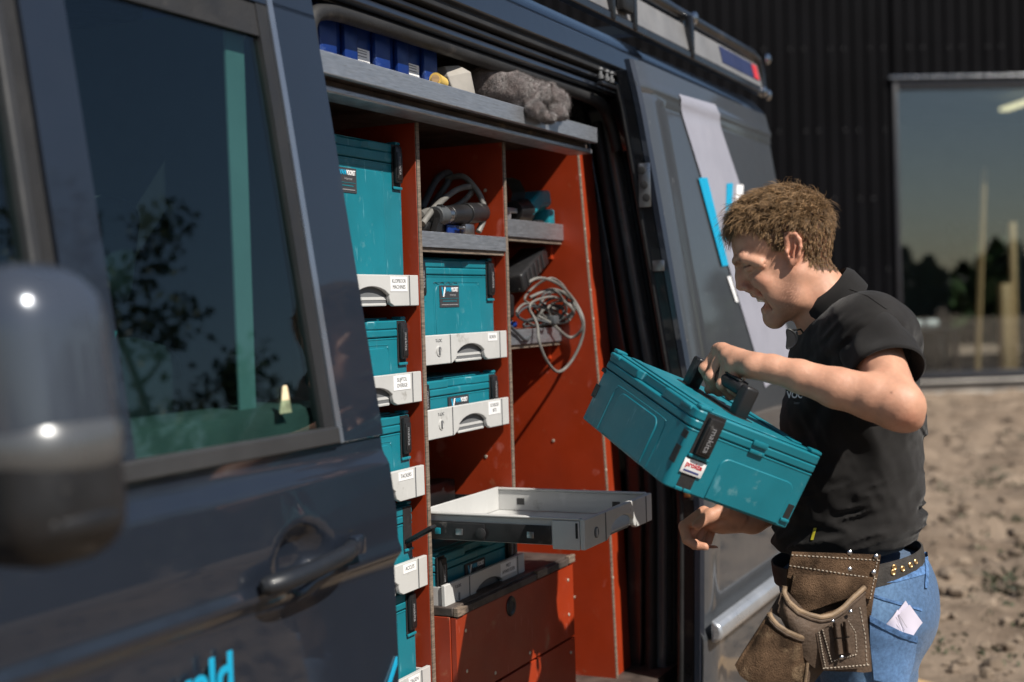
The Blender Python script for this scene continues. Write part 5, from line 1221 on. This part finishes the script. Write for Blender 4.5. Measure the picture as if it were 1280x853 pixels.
# hair-covered scalp
HL = [(890, 318), (908, 306), (921, 284), (938, 287), (951, 295), (961, 304), (969, 313), (979, 313), (983, 300), (986, 289), (997, 289), (1004, 303), (1006, 322), (1020, 337), (1052, 340), (1075, 330), (1075, 200), (890, 200)]
def inpoly(x, y, P_):
    r = np.zeros(len(x), bool); n = len(P_); j = n-1
    for i in range(n):
        xi, yi = P_[i]; xj, yj = P_[j]; c_ = ((yi > y) != (yj > y)) & (x < (xj-xi)*(y-yi)/(yj-yi+1e-9)+xi); r ^= c_; j = i
    return r
jit = vnoise(V, 260, 3)*2.2
hairm = inpoly(PX+jit, PY+vnoise(V, 230, 8)*2.2, HL) & head & ~((lat > .0735) & (PX > 980) & (PX < 1004) & (PY > 290))
C[hairm] = np.array((.22, .19, .15))
me = np_mesh('body', V-BASE[man], Qb)
M_['skin'] = pbr('skin', (.50, .265, .175), .48, var=.07, vs=35, bump=.16, bs=520, attr='tint', spec=.38, sss=.06, rvar=.06)
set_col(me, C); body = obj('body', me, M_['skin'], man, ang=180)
# ------------------------------------------------------------------ hair
bm_ = bmesh.new(); bm_.from_mesh(me); bm_.verts.ensure_lookup_table(); bm_.normal_update(); NR = np.array([v.normal for v in bm_.verts]); bm_.free()
ci = np.where(hairm)[0]; rs = np.random.default_rng(4)
n_h = 27000; pick = rs.choice(ci, n_h); root = V[pick]+rs.normal(size=(n_h, 3))*.0008; nrm = NR[pick]
x_, y_, d_ = to_px(root); la = (DM-d_)
top = smooth(y_, 300, 255)                       # 1 on the crown
front = smooth(x_, 965, 915)
Fwd = -RT; 
L_ = .007+.021*top+.020*front*smooth(y_, 320, 285)+rs.random(n_h)*.005
# clumps share a lock direction and curl phase
ncl = 2000; cl = rs.choice(n_h, ncl); from mathutils.kdtree import KDTree
kd = KDTree(ncl)
for k_, c_ in enumerate(cl): kd.insert(root[c_], k_)
kd.balance(); own = np.array([kd.find(q)[1] for q in root])
cph = rs.random(ncl)*6.28; cdir = rs.normal(size=(ncl, 3)); ccl = rs.uniform(.7, 1.25, ncl)
flow = nrm*(.55+.35*top)[:, None]+(-UP)[None]*(.55*(1-top))[:, None]+Fwd[None]*(.45*top+.25)[:, None]+cdir[own]*.34+rs.normal(size=(n_h, 3))*.13
bk_ = smooth(x_, 1000, 1035)[:, None]; flow = flow*(1-bk_*.0)-Fwd[None]*bk_*.32-UP[None]*bk_*.35
flow /= np.linalg.norm(flow, axis=1)[:, None]
sid = np.cross(flow, nrm+.01); sid /= np.linalg.norm(sid, axis=1)[:, None]+1e-9; sid2 = np.cross(flow, sid)
L_ *= 1-.35*smooth(x_, 1005, 1035)*smooth(y_, 250, 290)
L_ *= ccl[own]*np.where(rs.random(n_h) < .06, 1.55, 1.); NS = 6; T_ = np.linspace(0, 1, NS); amp = (.0016+.0034*top+.0034*front)*rs.uniform(.6, 1.3, n_h); ph = cph[own]+rs.normal(size=n_h)*.35; tw = 3.9+rs.normal(size=n_h)*.8
pts = []
for t in T_:
    pull = (root[cl[own]]-root)*(.55*t)[None] if np.ndim(t) else (root[cl[own]]-root)*(.55*t)
    a_ = ph+tw*t; pts.append(root+flow*(L_*t)[:, None]+pull-UP[None]*((L_*.22)*t*t)[:, None]-nrm*((L_*.28)*t*t)[:, None]+sid*(amp*t**.6*np.cos(a_))[:, None]+sid2*(amp*t**.6*np.sin(a_))[:, None]-nrm*.001)
pts = np.stack(pts, 1)                           # n, NS, 3
tan = np.gradient(pts, axis=1); tan /= np.linalg.norm(tan, axis=2)[..., None]+1e-9
u_ = np.cross(tan, np.array((.3, .5, .8))); u_ /= np.linalg.norm(u_, axis=2)[..., None]+1e-9; w_ = np.cross(tan, u_)
rad = (.00046*(1-.75*T_**2))[None, :, None]
ring = np.stack([pts+rad*(math.cos(a)*u_+math.sin(a)*w_) for a in (0, 2.094, 4.189)], 2)     # n, NS, 3, 3
HVv = ring.reshape(-1, 3); bi_ = (np.arange(n_h)*NS*3)[:, None, None]; si = (np.arange(NS-1)*3)[None, :, None]; ki = np.arange(3)[None, None, :]; kj = (ki+1) % 3
HQ = np.stack(np.broadcast_arrays(bi_+si+ki, bi_+si+kj, bi_+si+3+kj, bi_+si+3+ki), -1).reshape(-1, 4)
hme = np_mesh('hair', HVv-BASE[man], HQ)
hc = np.repeat(np.clip(.80+.30*rs.normal(size=n_h)+.45*(rs.random(ncl)[own]-.5), .25, 1.7), NS*3); tipc = np.tile(np.repeat(.45+.85*T_, 3), n_h)  # roots darkened, tips lightened: shade and highlights put into the strand colour
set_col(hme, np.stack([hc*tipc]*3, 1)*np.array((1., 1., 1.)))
M_['hair'] = pbr('brown_hair', (.27, .165, .082), .40, var=.15, vs=40, attr='tint', spec=.35, rvar=.05)
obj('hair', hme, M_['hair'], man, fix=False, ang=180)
# ------------------------------------------------------------------ shirt
Sh = SDF()
Sh.ell(at(1064, 448, 2.865), (.125, .105, .185), ax2(8), .06).ell(at(1066, 520, 2.865), (.145, .13, .185), ax2(0), .07).ell(at(1058, 600, 2.875), (.158, .12, .178), ax2(-6), .07).ell(at(1058, 660, 2.88), (.158, .066, .180), ax2(-10), .06)
Sh.cap(at(1054, 414, 2.80), at(1086, 416, 2.71), .058, .070, .05).cap(at(1050, 414, 2.92), at(1050, 428, 3.02), .058, .068, .05)
Sh.ell(at(1098, 420, 2.86), (.075, .08, .15), ax2(35), .05)
ad = (ELL-SHL)/np.linalg.norm(ELL-SHL); hem = at(1111, 464, 2.605)
Sh.cap(SHL, SHL+ad*.035, .072, .066, .05); Sh.cap(SHR, at(1030, 520, 3.04), .070, .072, .04)
cutn = ad*.62+np.array(UP)*-.45-LAT*-.25; cutn /= np.linalg.norm(cutn)
# chest front recess at the neck opening, neckline
Sh.cap(hp(1005, 345), hp(1046, 405), .062, .060, .012, 's')
# flat hem at the waist
hn = np.array(UP)*.985-RT*.17; hq = at(1060, 711, 2.88)
Sh.fn(lambda P: -((P-hq)@hn), .012, 'i')
def folds(P):
    x, y, d = to_px(P); L1 = ((x-1060)*.3+(y-650)*1.); w = smooth(y, 560, 640)
    q = np.stack([x/46+.5*np.sin(y/40), (y+.28*(x-1060))/10.5+.9*vnoise(P, 9, 3), (d-2.8)*9], 1); f1 = (np.abs(vnoise(q, 1., 11))-.3)*.013*w
    q2 = np.stack([(x-.5*y)/16, (y+.9*x)/70, (d-2.8)*7], 1); f2 = (np.abs(vnoise(q2, 1., 23))-.3)*.0075*smooth(y, 690, 560)*smooth(y, 430, 480)
    q3 = np.stack([(x+.9*y)/13, (y-.6*x)/52, (d-2.7)*10], 1); f3 = (np.abs(vnoise(q3, 1., 5))-.3)*.009*smooth(d, 2.86, 2.70)*smooth(y, 490, 460)*smooth(y, 385, 405)
    # drag lines from the armpit
    an = np.arctan2(y-470, x-1062); rr_ = np.hypot(y-470, x-1062); f4 = .0045*np.sin(an*9+vnoise(P, 12, 7)*1.6)*smooth(rr_, 25, 60)*smooth(rr_, 220, 120)*smooth(y, 470, 500)
    return f1+f2+f3+f4+.0012*vnoise(P, 60, 31)
Sh.fn(folds, op='d')
lo = np.minimum.reduce([at(930, 720, 2.5), at(1190, 330, 3.2), at(930, 330, 3.2), at(1190, 720, 2.5), at(930, 330, 2.5)])-.02; hi = np.maximum.reduce([at(930, 720, 2.5), at(1190, 330, 3.2), at(930, 330, 3.2), at(1190, 720, 3.2), at(1190, 330, 2.5)])+.02
V, Qs = nets(Sh, lo, hi, .0042); V = relax(V, Qs, 2, .45)
SHIRT_V, SHIRT_Q = V, Qs
M_['polo'] = pbr('black_polo', (.0125, .0115, .0112), .85, var=.2, vs=9, bump=.25, bs=700, sheen=.12, spec=.12)
shirt = obj('polo_shirt', np_mesh('polo_shirt', V-BASE[man], Qs), M_['polo'], man, ang=180)
# near sleeve: open tube round the upper arm
def sleeve(c0, c1, n0, n1, r0, r1, name='sleeve'):
    A, I = [], []; nr, ns = 18, 56
    for i in range(nr):
        t = i/(nr-1); c_ = c0*(1-t)+c1*t; n_ = n0*(1-t)+n1*t; n_ = n_/np.linalg.norm(n_); e_a = np.array(RT)-n_*(n_@RT); e_a /= np.linalg.norm(e_a); e_b = np.cross(n_, e_a); r = r0*(1-t)+r1*t; ra, ia = [], []
        for k in range(ns):
            th = 2*math.pi*k/ns; d_ = e_a*math.cos(th)*r*1.0+e_b*math.sin(th)*r*1.04; p_ = c_+d_
            w = .0042*math.sin(3*th+5*t+1.)*math.sin(math.pi*t)+.0030*math.sin(7*th-4*t)*t*(1-t)*3+.0025*math.sin(2*th+.7)*t; u = d_/np.linalg.norm(d_)
            if i >= nr-3: w += .0012
            ra.append(p_+u*w); ia.append(p_+u*(w-.0032))
        A.append(ra); I.append(ia)
    rings = A+[I[-1]]+I[::-1][:9]
    return obj(name, MB().loft(rings, caps=False), M_['polo'], shirt, ang=180)
sleeve(SHL-ad*.01, hem, ad, cutn, .071, .0665)
from mathutils.bvhtree import BVHTree
def bvh_of(V, Q): return BVHTree.FromPolygons([tuple(v) for v in V], [tuple(q) for q in Q])
TS = bvh_of(SHIRT_V, SHIRT_Q)
def drape(tree, pts2, off=.002, thick=0.003):
    """grid of picture points -> sheet lying on a surface (rows x cols), with thickness"""
    n, m_ = len(pts2), len(pts2[0]); V0 = np.zeros((n, m_, 3)); last = 2.7
    for i in range(n):
        for j in range(m_):
            d = ray(*pts2[i][j]); d = d/np.linalg.norm(d); h_ = tree.ray_cast(Vector(CAM), Vector(d))
            if h_[0] is None: V0[i, j] = np.nan
            else: V0[i, j] = np.array(h_[0])-d*off
    # fill misses from neighbours' depth
    if np.isnan(V0).any():
        dep = (V0-CAM)@FW; ok = ~np.isnan(dep)
        for i in range(n):
            for j in range(m_):
                if not ok[i, j]:
                    ii, jj = np.argwhere(ok)[np.argmin(np.abs(np.argwhere(ok)-[i, j]).sum(1))]; V0[i, j] = at(*pts2[i][j], dep[ii, jj])
    V1 = V0-FW*thick
    return solid(V1, V0)
def solid(A, Bk):
    n, m_ = A.shape[:2]; V_ = np.concatenate([A.reshape(-1, 3), Bk.reshape(-1, 3)]); k = n*m_; I = np.arange(k).reshape(n, m_); F = []
    for i in range(n-1):
        for j in range(m_-1): F += [(I[i, j], I[i, j+1], I[i+1, j+1], I[i+1, j]), (k+I[i, j], k+I[i+1, j], k+I[i+1, j+1], k+I[i, j+1])]
    rim = [I[0, j] for j in range(m_)]+[I[i, -1] for i in range(1, n)]+[I[-1, j] for j in range(m_-2, -1, -1)]+[I[i, 0] for i in range(n-2, 0, -1)]
    F += [(rim[a], rim[(a+1) % len(rim)], rim[(a+1) % len(rim)]+k, rim[a]+k) for a in range(len(rim))]
    return MB().add(V_, F)
def quad2(L, Rr, n, m_):
    """rows interpolated between a left and a right polyline of picture points"""
    def res(P_, k):
        P_ = np.array(P_, float); s = np.concatenate([[0], np.cumsum(np.linalg.norm(np.diff(P_, axis=0), axis=1))]); t = np.linspace(0, s[-1], k); return np.stack([np.interp(t, s, P_[:, i]) for i in (0, 1)], 1)
    a, b = res(L, n), res(Rr, n); return [[tuple(a[i]+(b[i]-a[i])*t) for t in np.linspace(0, 1, m_)] for i in range(n)]
# collar: stand and fall around the neck
cx = hp(1033, 371); e1 = (hp(1066, 347)-hp(1001, 395)); e1 /= np.linalg.norm(e1); cu_ = np.cross(LAT, e1); cu_ = cu_ if cu_@UP > 0 else -cu_
rings = []
for t in np.linspace(0, 2*math.pi, 64, endpoint=False):
    c_, s_ = math.cos(t), math.sin(t); gap = smooth(np.array(c_), -.86, -.99); back = smooth(np.array(c_), -.2, 1.)
    R0 = e1*c_*.066+LAT*s_*.068; R1 = e1*c_*(.081-.006*gap)+LAT*s_*.088; R2 = e1*c_*.076+LAT*s_*.083
    h0 = .012+.010*back; h1 = -.030+.016*gap-.006*(1-back)+.0018*math.sin(5*t)
    rings.append([cx+R0*.985+cu_*-.020, cx+R0+cu_*h0, cx+R0*1.035+cu_*(h0+.0035), cx+R0*1.09+cu_*(h0-.001), cx+(R0*1.13*.6+R1*.4)+cu_*(h0-.010), cx+R1+cu_*(h1+.012), cx+R1*1.012+cu_*h1, cx+R1*.985+cu_*(h1-.001), cx+R0*1.03+cu_*(h0-.010)])
rings.append(rings[0])
obj('collar', MB().loft([r_ for r_ in rings], closed=True, caps=False), M_['polo'], shirt, ang=60)
# sleeve and shoulder seams, chest print, tags
for P_ in ([(1061, 362), (1085, 370), (1108, 386)],):
    q = quad2([(x-1.2, y) for x, y in P_], [(x+1.2, y) for x, y in P_], 26, 3); obj('seam', drape(TS, q, -.001, .0028), M_['polo'], shirt)
q = quad2([(1073, 455.0), (1098, 448.5), (1130, 447.5), (1146, 454)], [(1074, 460), (1099, 453.5), (1130, 452.5), (1145, 459)], 20, 3)
obj('blue_tag', drape(TS, quad2([(1143, 452), (1150, 458)], [(1142, 456), (1149, 462)], 6, 3), .001, .002), M_['cyan'], shirt)
obj('yellow_tag', drape(TS, quad2([(1017, 660), (1013, 675)], [(1020.5, 660), (1016.5, 675)], 6, 3), .001, .0015), pbr('yellow_tab', (.55, .48, .03), .6), shirt)
h_ = TS.ray_cast(Vector(CAM), Vector(ray(1001, 494)))[0]
if h_ is not None:
    text_obj('chest_print', 'VOORST', .019, M_['white'], shirt, frame(np.array(h_)-FW*.008, RT*.95-FW*.3, UP), .0006, bold=.0006, sx=.8)
    text_obj('chest_print', 'interieur', .009, M_['inkgrey'], shirt, frame(np.array(h_)-FW*.008-UP*.016, RT*.95-FW*.3, UP), .0005)
pk = thing('sunglasses', tuple(at(989, 432, 2.79)), 'dark sunglasses hooked in the open collar of the black polo', 'sunglasses')
a = at(990, 424, 2.80); rr2 = [a+(-RT*.012*math.cos(t)*.8-UP*.020*math.sin(t))-RT*.008*math.sin(t)**2 for t in np.linspace(0, 2*math.pi, 20, endpoint=False)]
obj('lens', MB().loft([[q-LAT*.0-FW*.001 for q in rr2], [q+FW*.002 for q in rr2]]), M_['black'], pk); obj('rim', MB().tube(rr2, .0022, 6, closed=True), M_['black'], pk); obj('temple', MB().tube([a+UP*.018, a+UP*.02+RT*.02+FW*.01, a+UP*.002+RT*.035+FW*.02], .002, 6), M_['black'], pk)
# ------------------------------------------------------------------ jeans and boots
J = SDF()
J.ell(at(1064, 712, 2.885), (.150, .075, .174), ax2(-10), .05).ell(at(1072, 738, 2.885), (.147, .075, .172), ax2(-10), .05).ell(at(1082, 765, 2.885), (.142, .10, .172), ax2(-10), .06)
KN, KF = at(1068, 1010, 2.82), at(1040, 1010, 2.98)
FN = np.array((KN[0]+.03, KN[1]-.02, .10)); FF = np.array((KF[0]+.03, KF[1]+.02, .10))
J.chain([at(1086, 778, 2.80), at(1084, 870, 2.80), KN, FN], [.110, .092, .070, .062], .05); J.chain([at(1070, 780, 2.965), at(1062, 870, 2.97), KF, FF], [.110, .092, .070, .062], .04)
J.ell(at(1112, 775, 2.82), (.075, .085, .085), ax2(20), .04)
J.fn(lambda P: (P-at(1070, 702, 2.88))@(np.array(UP)*.985-RT*.17), .012, 'i')
def jf(P):
    x, y, d = to_px(P); q = np.stack([x/40, (y+.45*x)/11, (d-2.8)*8], 1); return vnoise(q, 1., 3)*.0032*smooth(y, 770, 820)+.0010*vnoise(P, 70, 3)+.004*vnoise(np.stack([P[:, 0]*5, P[:, 1]*5, P[:, 2]*20], 1), 1, 7)*smooth(P[:, 2], .55, .3)
J.fn(jf, op='d')
lo = np.minimum(at(930, 690, 2.6), at(1230, 690, 3.3)); hi = np.maximum(at(930, 690, 3.3), at(1230, 690, 2.6)); lo = np.minimum(lo, at(930, 690, 2.5))-.15; hi = hi+.15; lo[2] = .06; hi[2] = 1.05
V, Qj = nets(J, lo, hi, .0055); V = relax(V, Qj, 1, .4)
TJ = bvh_of(V, Qj)
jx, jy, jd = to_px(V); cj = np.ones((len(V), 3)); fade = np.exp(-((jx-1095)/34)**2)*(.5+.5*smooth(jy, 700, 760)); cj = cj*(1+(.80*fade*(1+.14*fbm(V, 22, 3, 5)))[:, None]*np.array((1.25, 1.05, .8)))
M_['denim'] = pbr('blue_denim', (.055, .108, .205), .82, var=.16, vs=160, bump=.35, bs=800, attr='tint', spec=.2, sheen=.15)
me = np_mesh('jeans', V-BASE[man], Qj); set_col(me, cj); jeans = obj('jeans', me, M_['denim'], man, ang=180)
M_['denimd'] = pbr('denim_seam', (.075, .15, .30), .85, var=.35, vs=90, bump=.3, bs=500, spec=.15)
def seam(P_, w_, name='seam', off=-.0012, th=.0035, mat='denimd', n=30): return obj(name, drape(TJ, quad2([(x, y-w_) for x, y in P_], [(x, y+w_) for x, y in P_], n, 3), off, th), M_[mat], jeans)
seam([(1085, 742), (1105, 749), (1130, 756), (1152, 762)], 1.6, 'yoke_seam'); seam([(1088, 724), (1120, 722), (1157, 712)], 5.5, 'waistband', -.001, .0032)
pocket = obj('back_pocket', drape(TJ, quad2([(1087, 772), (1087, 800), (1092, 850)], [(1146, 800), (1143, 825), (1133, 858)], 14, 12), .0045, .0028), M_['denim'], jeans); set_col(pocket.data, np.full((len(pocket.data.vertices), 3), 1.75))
seam([(1087, 773), (1105, 783), (1128, 794), (1147, 800)], 4.0, 'pocket_hem', .0068, .0030)
obj('belt_loop', drape(TJ, quad2([(1155, 690), (1157, 712), (1156, 735)], [(1159, 690), (1161, 712), (1159.5, 735)], 10, 3), .004, .003), M_['denimd'], jeans)
for nm, F0 in (('boot', FN), ('boot', FF)):
    bt = SDF(); fwd = np.array((-.43, .90, 0)); f0 = np.array((F0[0], F0[1], 0))
    bt.cap(f0+(0, 0, .16), f0+(0, 0, .07), .060, .058, .03).cap(f0-fwd*.03+(0, 0, .055), f0+fwd*.13+(0, 0, .045), .050, .046, .03).cap(f0+fwd*.13+(0, 0, .045), f0+fwd*.19+(0, 0, .04), .046, .038, .02)
    bt.fn(lambda P: -(P[:, 2]-.0), .004, 'i'); Vb, Qq = nets(bt, f0-(.3, .3, .01), f0+(.3, .3, .3), .008); obj(nm, np_mesh(nm, Vb-BASE[man]-(0, 0, .03), Qq), pbr('brown_boot', (.08, .05, .03), .7, var=.3) if 'brown_boot' not in MATS else MATS['brown_boot'], man, ang=60)
# ================================================================== tool belt with leather pouch, receipt
M_['suede'] = pbr('brown_suede', (.085, .052, .031), .92, var=.4, vs=22, bump=.7, bs=330, dust=(.22, .155, .095), ds=16, damt=.10, spec=.12)
M_['leather'] = pbr('brown_leather', (.075, .050, .034), .66, var=.28, vs=14, bump=.35, bs=150, dust=(.17, .125, .08), ds=12, damt=.04, spec=.3)
M_['piping'] = pbr('tan_leather', (.20, .135, .08), .65, var=.25, vs=25, bump=.25, bs=200, dust=(.10, .07, .05), ds=20)
M_['thread'] = pbr('pale_thread', (.42, .36, .29), .8, var=.2)
M_['webbing'] = pbr('dark_webbing', (.030, .026, .023), .75, var=.3, vs=30, bump=.3, bs=250)
M_['brass'] = pbr('brass_eyelet', (.42, .27, .12), .35, .9, var=.2)
pch = thing('tool_pouch', tuple(at(1050, 760, 2.68)), 'worn brown leather tool pouch on a dark belt at the man\'s hip', 'tool pouch')
TB = TS
# belt: ring round the waist, higher at the back
cxb = at(1059, 703, 2.88); b1 = RT*.985+np.array(UP)*.16; b1 /= np.linalg.norm(b1); bu = np.cross(LAT, b1); bu = bu if bu@UP > 0 else -bu
rings = []
for t in np.linspace(0, 2*math.pi, 90, endpoint=False):
    r0 = b1*math.cos(t)*.153+LAT*math.sin(t)*.178
    rings.append([cxb+r0*k+bu*h for k, h in ((1.0, .021), (1.022, .020), (1.027, 0), (1.022, -.022), (1.0, -.023))])
rings.append(rings[0]); blt = obj('belt', MB().loft(rings, caps=False), M_['webbing'], pch)
for px, py in ((1116, 708), (1130, 706), (1142.5, 704), (1117, 698), (1152, 702)):
    t = math.acos(max(-1, min(1, ((at(px, py, 2.7)-cxb)@b1)/.157))); c_ = cxb+(b1*math.cos(t)*.153+LAT*math.sin(t)*.178)*1.029+bu*((706-py)*.0009+.002); n_ = b1*math.cos(t)+LAT*math.sin(t)
    obj('eyelet', MB().lathe(c_, [(.0028, 0), (.0058, 0), (.006, .001), (.0045, .0022), (.0028, .001)], n_, 16), M_['brass'], blt); obj('eyelet_hole', MB().lathe(c_+n_*.0003, [(.0001, 0), (.0028, 0), (.0028, .0004), (.0001, .0004)], n_, 10), M_['rubber'], blt)
DP = 2.655
def leaf(name, L, Rr, dep, bulge, th, mat, n=26, m_=22, parent=pch, wob=.0025, slope=0, seed=0, pw=.6):
    """leather sheet between two picture-space outlines at a real depth, bulging to the viewer; slope turns it round the hip"""
    g_ = quad2(L, Rr, n, m_); A = np.zeros((n, m_, 3))
    for i in range(n):
        for j in range(m_):
            u, v = j/(m_-1), i/(n-1); d = dep-bulge*(math.sin(math.pi*u)**pw)*(.35+.65*math.sin(math.pi*min(1, v*.8+.12)))+slope*(g_[i][j][0]-1050)/100
            A[i, j] = at(*g_[i][j], d)
    w = vnoise(A.reshape(-1, 3), 22, seed).reshape(n, m_)*wob+vnoise(A.reshape(-1, 3), 70, seed+3).reshape(n, m_)*wob*.35
    A = A-w[..., None]*FW
    return obj(name, solid(A, A+FW*th), M_[mat], parent, ang=50), A
def stitch(A, rows=None, cols=None, parent=None, step=2, off=.0014):
    P_ = A[rows, :] if rows is not None else A[:, cols]
    P_ = catmull(P_, 3); q = MB()
    for i in range(0, len(P_)-2, 4): q.tube([P_[i]-FW*off, P_[min(i+2, len(P_)-1)]-FW*off], .0009, 5)
    o = obj('stitching', q, M_['thread'], parent); o['kind'] = 'stuff'; return o
def rivet(px, py, d, parent, r=.0048): obj('rivet', MB().lathe(at(px, py, d), [(r*1.05, -.001), (r, .0012), (r*.6, .0026), (.0004, .003)], -FW, 14), M_['chrome'], parent)
SL = .045
# belt flap and back panel of suede
bp_, A = leaf('back_panel', [(984, 712), (983, 760), (990, 815)], [(1097, 712), (1089, 770), (1085, 815)], DP+.012, .010, .006, 'suede', slope=SL, seed=1)
fl_, A = leaf('belt_flap', [(990, 690), (987, 704), (984, 722)], [(1101, 694), (1098, 716), (1091, 750)], DP-.004, .006, .005, 'suede', 18, 30, slope=SL, seed=4)
stitch(A, rows=2, parent=fl_); stitch(A, rows=9, parent=fl_); stitch(A, cols=28, parent=fl_)
for px, py in ((1062, 691), (1095, 696), (1062, 712), (1092, 716)): rivet(px, py, DP-.0095+SL*(px-1050)/100, fl_)
up_, A = leaf('upper_panel', [(992, 718), (988, 742), (1000, 768)], [(1091, 722), (1086, 734), (1078, 742)], DP-.010, .016, .004, 'suede', 20, 24, slope=SL, seed=7)
# large pocket with rolled tan rim
rimp = [(981, 733), (980, 742), (985, 752), (997, 763), (1012, 769), (1026, 772), (1040, 769), (1055, 759), (1068, 746), (1081, 734)]
bot = [(972, 765), (985, 790), (1000, 815), (1008, 826), (1018, 836), (1032, 839), (1050, 840), (1068, 840), (1080, 841), (1090, 840)]
mp_, A = leaf('main_pocket', rimp, bot, DP-.030, .0, .006, 'leather', 28, 22, slope=SL, seed=9)
# rebuild with a belly: rows run rim -> bottom
g_ = quad2(rimp, bot, 30, 24); A = np.zeros((30, 24, 3))
for i in range(30):
    for j in range(24):
        u, v = i/29, j/23; A[i, j] = at(*g_[i][j], DP-.016-.040*math.sin(math.pi*min(.97, max(.03, u)))**.5*(.75+.25*math.sin(math.pi*v))+SL*(g_[i][j][0]-1050)/100)
A -= FW*(vnoise(A.reshape(-1, 3), 25, 2).reshape(30, 24)*.003)[..., None]
bpy.data.objects.remove(mp_); mp_ = obj('main_pocket', solid(A, A+FW*.005), M_['leather'], pch, ang=50); MAINP = A
obj('rolled_rim', MB().tube(catmull(A[:, 0]-FW*.001, 3), .0052, 9), M_['piping'], mp_); obj('rolled_rim', MB().tube(catmull(A[:, 1]-FW*.0035+UP*-.003, 3), .0028, 7), M_['leather'], mp_)
# side gusset between the pockets
# front-left nail pocket
rim2 = [(961, 766), (964, 773), (972, 782), (984, 790), (998, 796), (1013, 799)]
bot2 = [(919, 832), (925, 845), (940, 856), (960, 866), (985, 872), (1003, 874)]
g_ = quad2(rim2, bot2, 22, 24); A = np.zeros((22, 24, 3))
for i in range(22):
    for j in range(24):
        u, v = i/21, j/23; A[i, j] = at(*g_[i][j], DP-.030-.050*math.sin(math.pi*min(.96, max(.04, u)))**.55*(.7+.3*math.sin(math.pi*(v*.8+.1)))+SL*.6*(g_[i][j][0]-1050)/100)
A -= FW*(vnoise(A.reshape(-1, 3), 24, 6).reshape(22, 24)*.003)[..., None]
np_, = (obj('nail_pocket', solid(A, A+FW*.005), M_['suede'], pch, ang=50),)
obj('rolled_rim', MB().tube(catmull(A[:, 0]-FW*.001, 3), .0050, 9), M_['piping'], np_); obj('rolled_rim', MB().tube(catmull(A[:, 1]-FW*.0035, 3), .0028, 7), M_['leather'], np_)
obj('edge_binding', MB().tube(catmull(np.concatenate([A[-1, ::2], A[-1, -1:]])-FW*.002, 2), .0032, 7), M_['piping'], np_)
# inner dark wall of the nail pocket and its gusset
leaf('inner_wall', [(962, 764), (980, 735)], [(1016, 800), (1012, 770)], DP-.022, .004, .004, 'leather', 12, 12, slope=SL*.6, seed=12)
obj('gusset', solid(*[np.stack([[at(x, y, d) for (x, y, d) in row] for row in rows]) for rows in (
    [[(1013, 799, DP-.05), (1020, 772, DP-.045)], [(1010, 830, DP-.06), (1024, 810, DP-.05)], [(1002, 872, DP-.045), (1030, 838, DP-.035)]],
    [[(1013, 799, DP-.0), (1020, 772, DP-.0)], [(1010, 830, DP-.0), (1024, 810, DP-.0)], [(1002, 872, DP-.0), (1030, 838, DP-.0)]])]), M_['leather'], pch)
rivet(1013, 795, DP-.062, np_, .004)
# holder patch with two loops
dd = DP-.060
pt_, A = leaf('holder_patch', [(1020, 792), (1024, 815), (1029, 838)], [(1078, 757), (1085, 795), (1087, 835)], dd-.0, .006, .003, 'leather', 20, 18, slope=SL*.8, seed=14, wob=.0012)
stitch(A, cols=1, parent=pt_); stitch(A, cols=-2, parent=pt_); stitch(A, rows=-2, parent=pt_)
pt2, A2 = leaf('holder_patch', [(1028, 787), (1033, 805), (1039, 827)], [(1060, 776), (1069, 790), (1071, 818)], dd-.007, .004, .003, 'leather', 16, 14, slope=SL*.8, seed=15, wob=.001)
stitch(A2, cols=0, parent=pt2); stitch(A2, cols=-1, parent=pt2); stitch(A2, rows=-1, parent=pt2)
for x0_, x1_ in ((1041, 1050), (1053.5, 1061)):
    for (ya, yb_, k) in ((778, 797, 0), (799, 818, 1)):
        A_ = np.zeros((8, 9, 3))
        for i in range(8):
            for j in range(9):
                u = j/8; x = x0_+(x1_-x0_)*u+(i/7+k)*2.2; A_[i, j] = at(x, ya+(yb_-ya)*i/7-(x-1050)*.12, dd-.013-.011*math.sin(math.pi*u)**.6+SL*.8*(x-1050)/100)
        obj('holder_loop', solid(A_, A_+FW*.002), M_['leather'], pt2, ang=60)
rivet(1052, 822, dd-.016, pt2, .004); rivet(1063, 765, dd-.008, pt_, .004); rivet(1041, 777, dd-.018, pt2, .0035)
# ------------------------------------------------------------------ receipt in the back pocket
rc = thing('receipt', tuple(at(1127, 775, 2.70)), 'folded pale lilac receipt sticking out of the jeans back pocket', 'paper')
M_['paper'] = pbr('lilac_paper', (.58, .54, .64), .8, var=.05)
def sheet(name, pts, d0, d1, th=.0006):
    a, b, c_, e_ = [at(*q) for q in pts]; n = 6; A = np.array([[(a*(1-u)+b*u)*(1-v)+(e_*(1-u)+c_*u)*v-FW*.004*math.sin(3*u+2*v) for u in np.linspace(0, 1, n)] for v in np.linspace(0, 1, n)])
    return obj(name, solid(A, A+FW*th), M_['paper'], rc, ang=50)
dj = 2.70
hh = TJ.ray_cast(Vector(CAM), Vector(ray(1125, 790)))[0]; dj = float((np.array(hh)-CAM)@FW)+.001 if hh is not None else 2.7
s1 = sheet('slip', [(1106, 782, dj), (1132, 751, dj+.004), (1148, 775, dj+.012), (1128, 803, dj+.008)], 0, 0)
s2 = sheet('slip', [(1115, 775, dj-.003), (1137, 756, dj), (1154, 779, dj+.012), (1137, 800, dj+.010)], 0, 0)
s3 = sheet('slip', [(1108, 780, dj-.005), (1122, 762, dj-.003), (1138, 788, dj+.002), (1126, 800, dj+.002)], 0, 0)
q = MB()
for k in range(4): q.tube([at(1113+k*3.2, 779-k*4.0, dj-.0062), at(1125+k*3.0, 794-k*3.0, dj-.0045)], .00035, 4)
obj('print_line', q, M_['inkgrey'], rc)
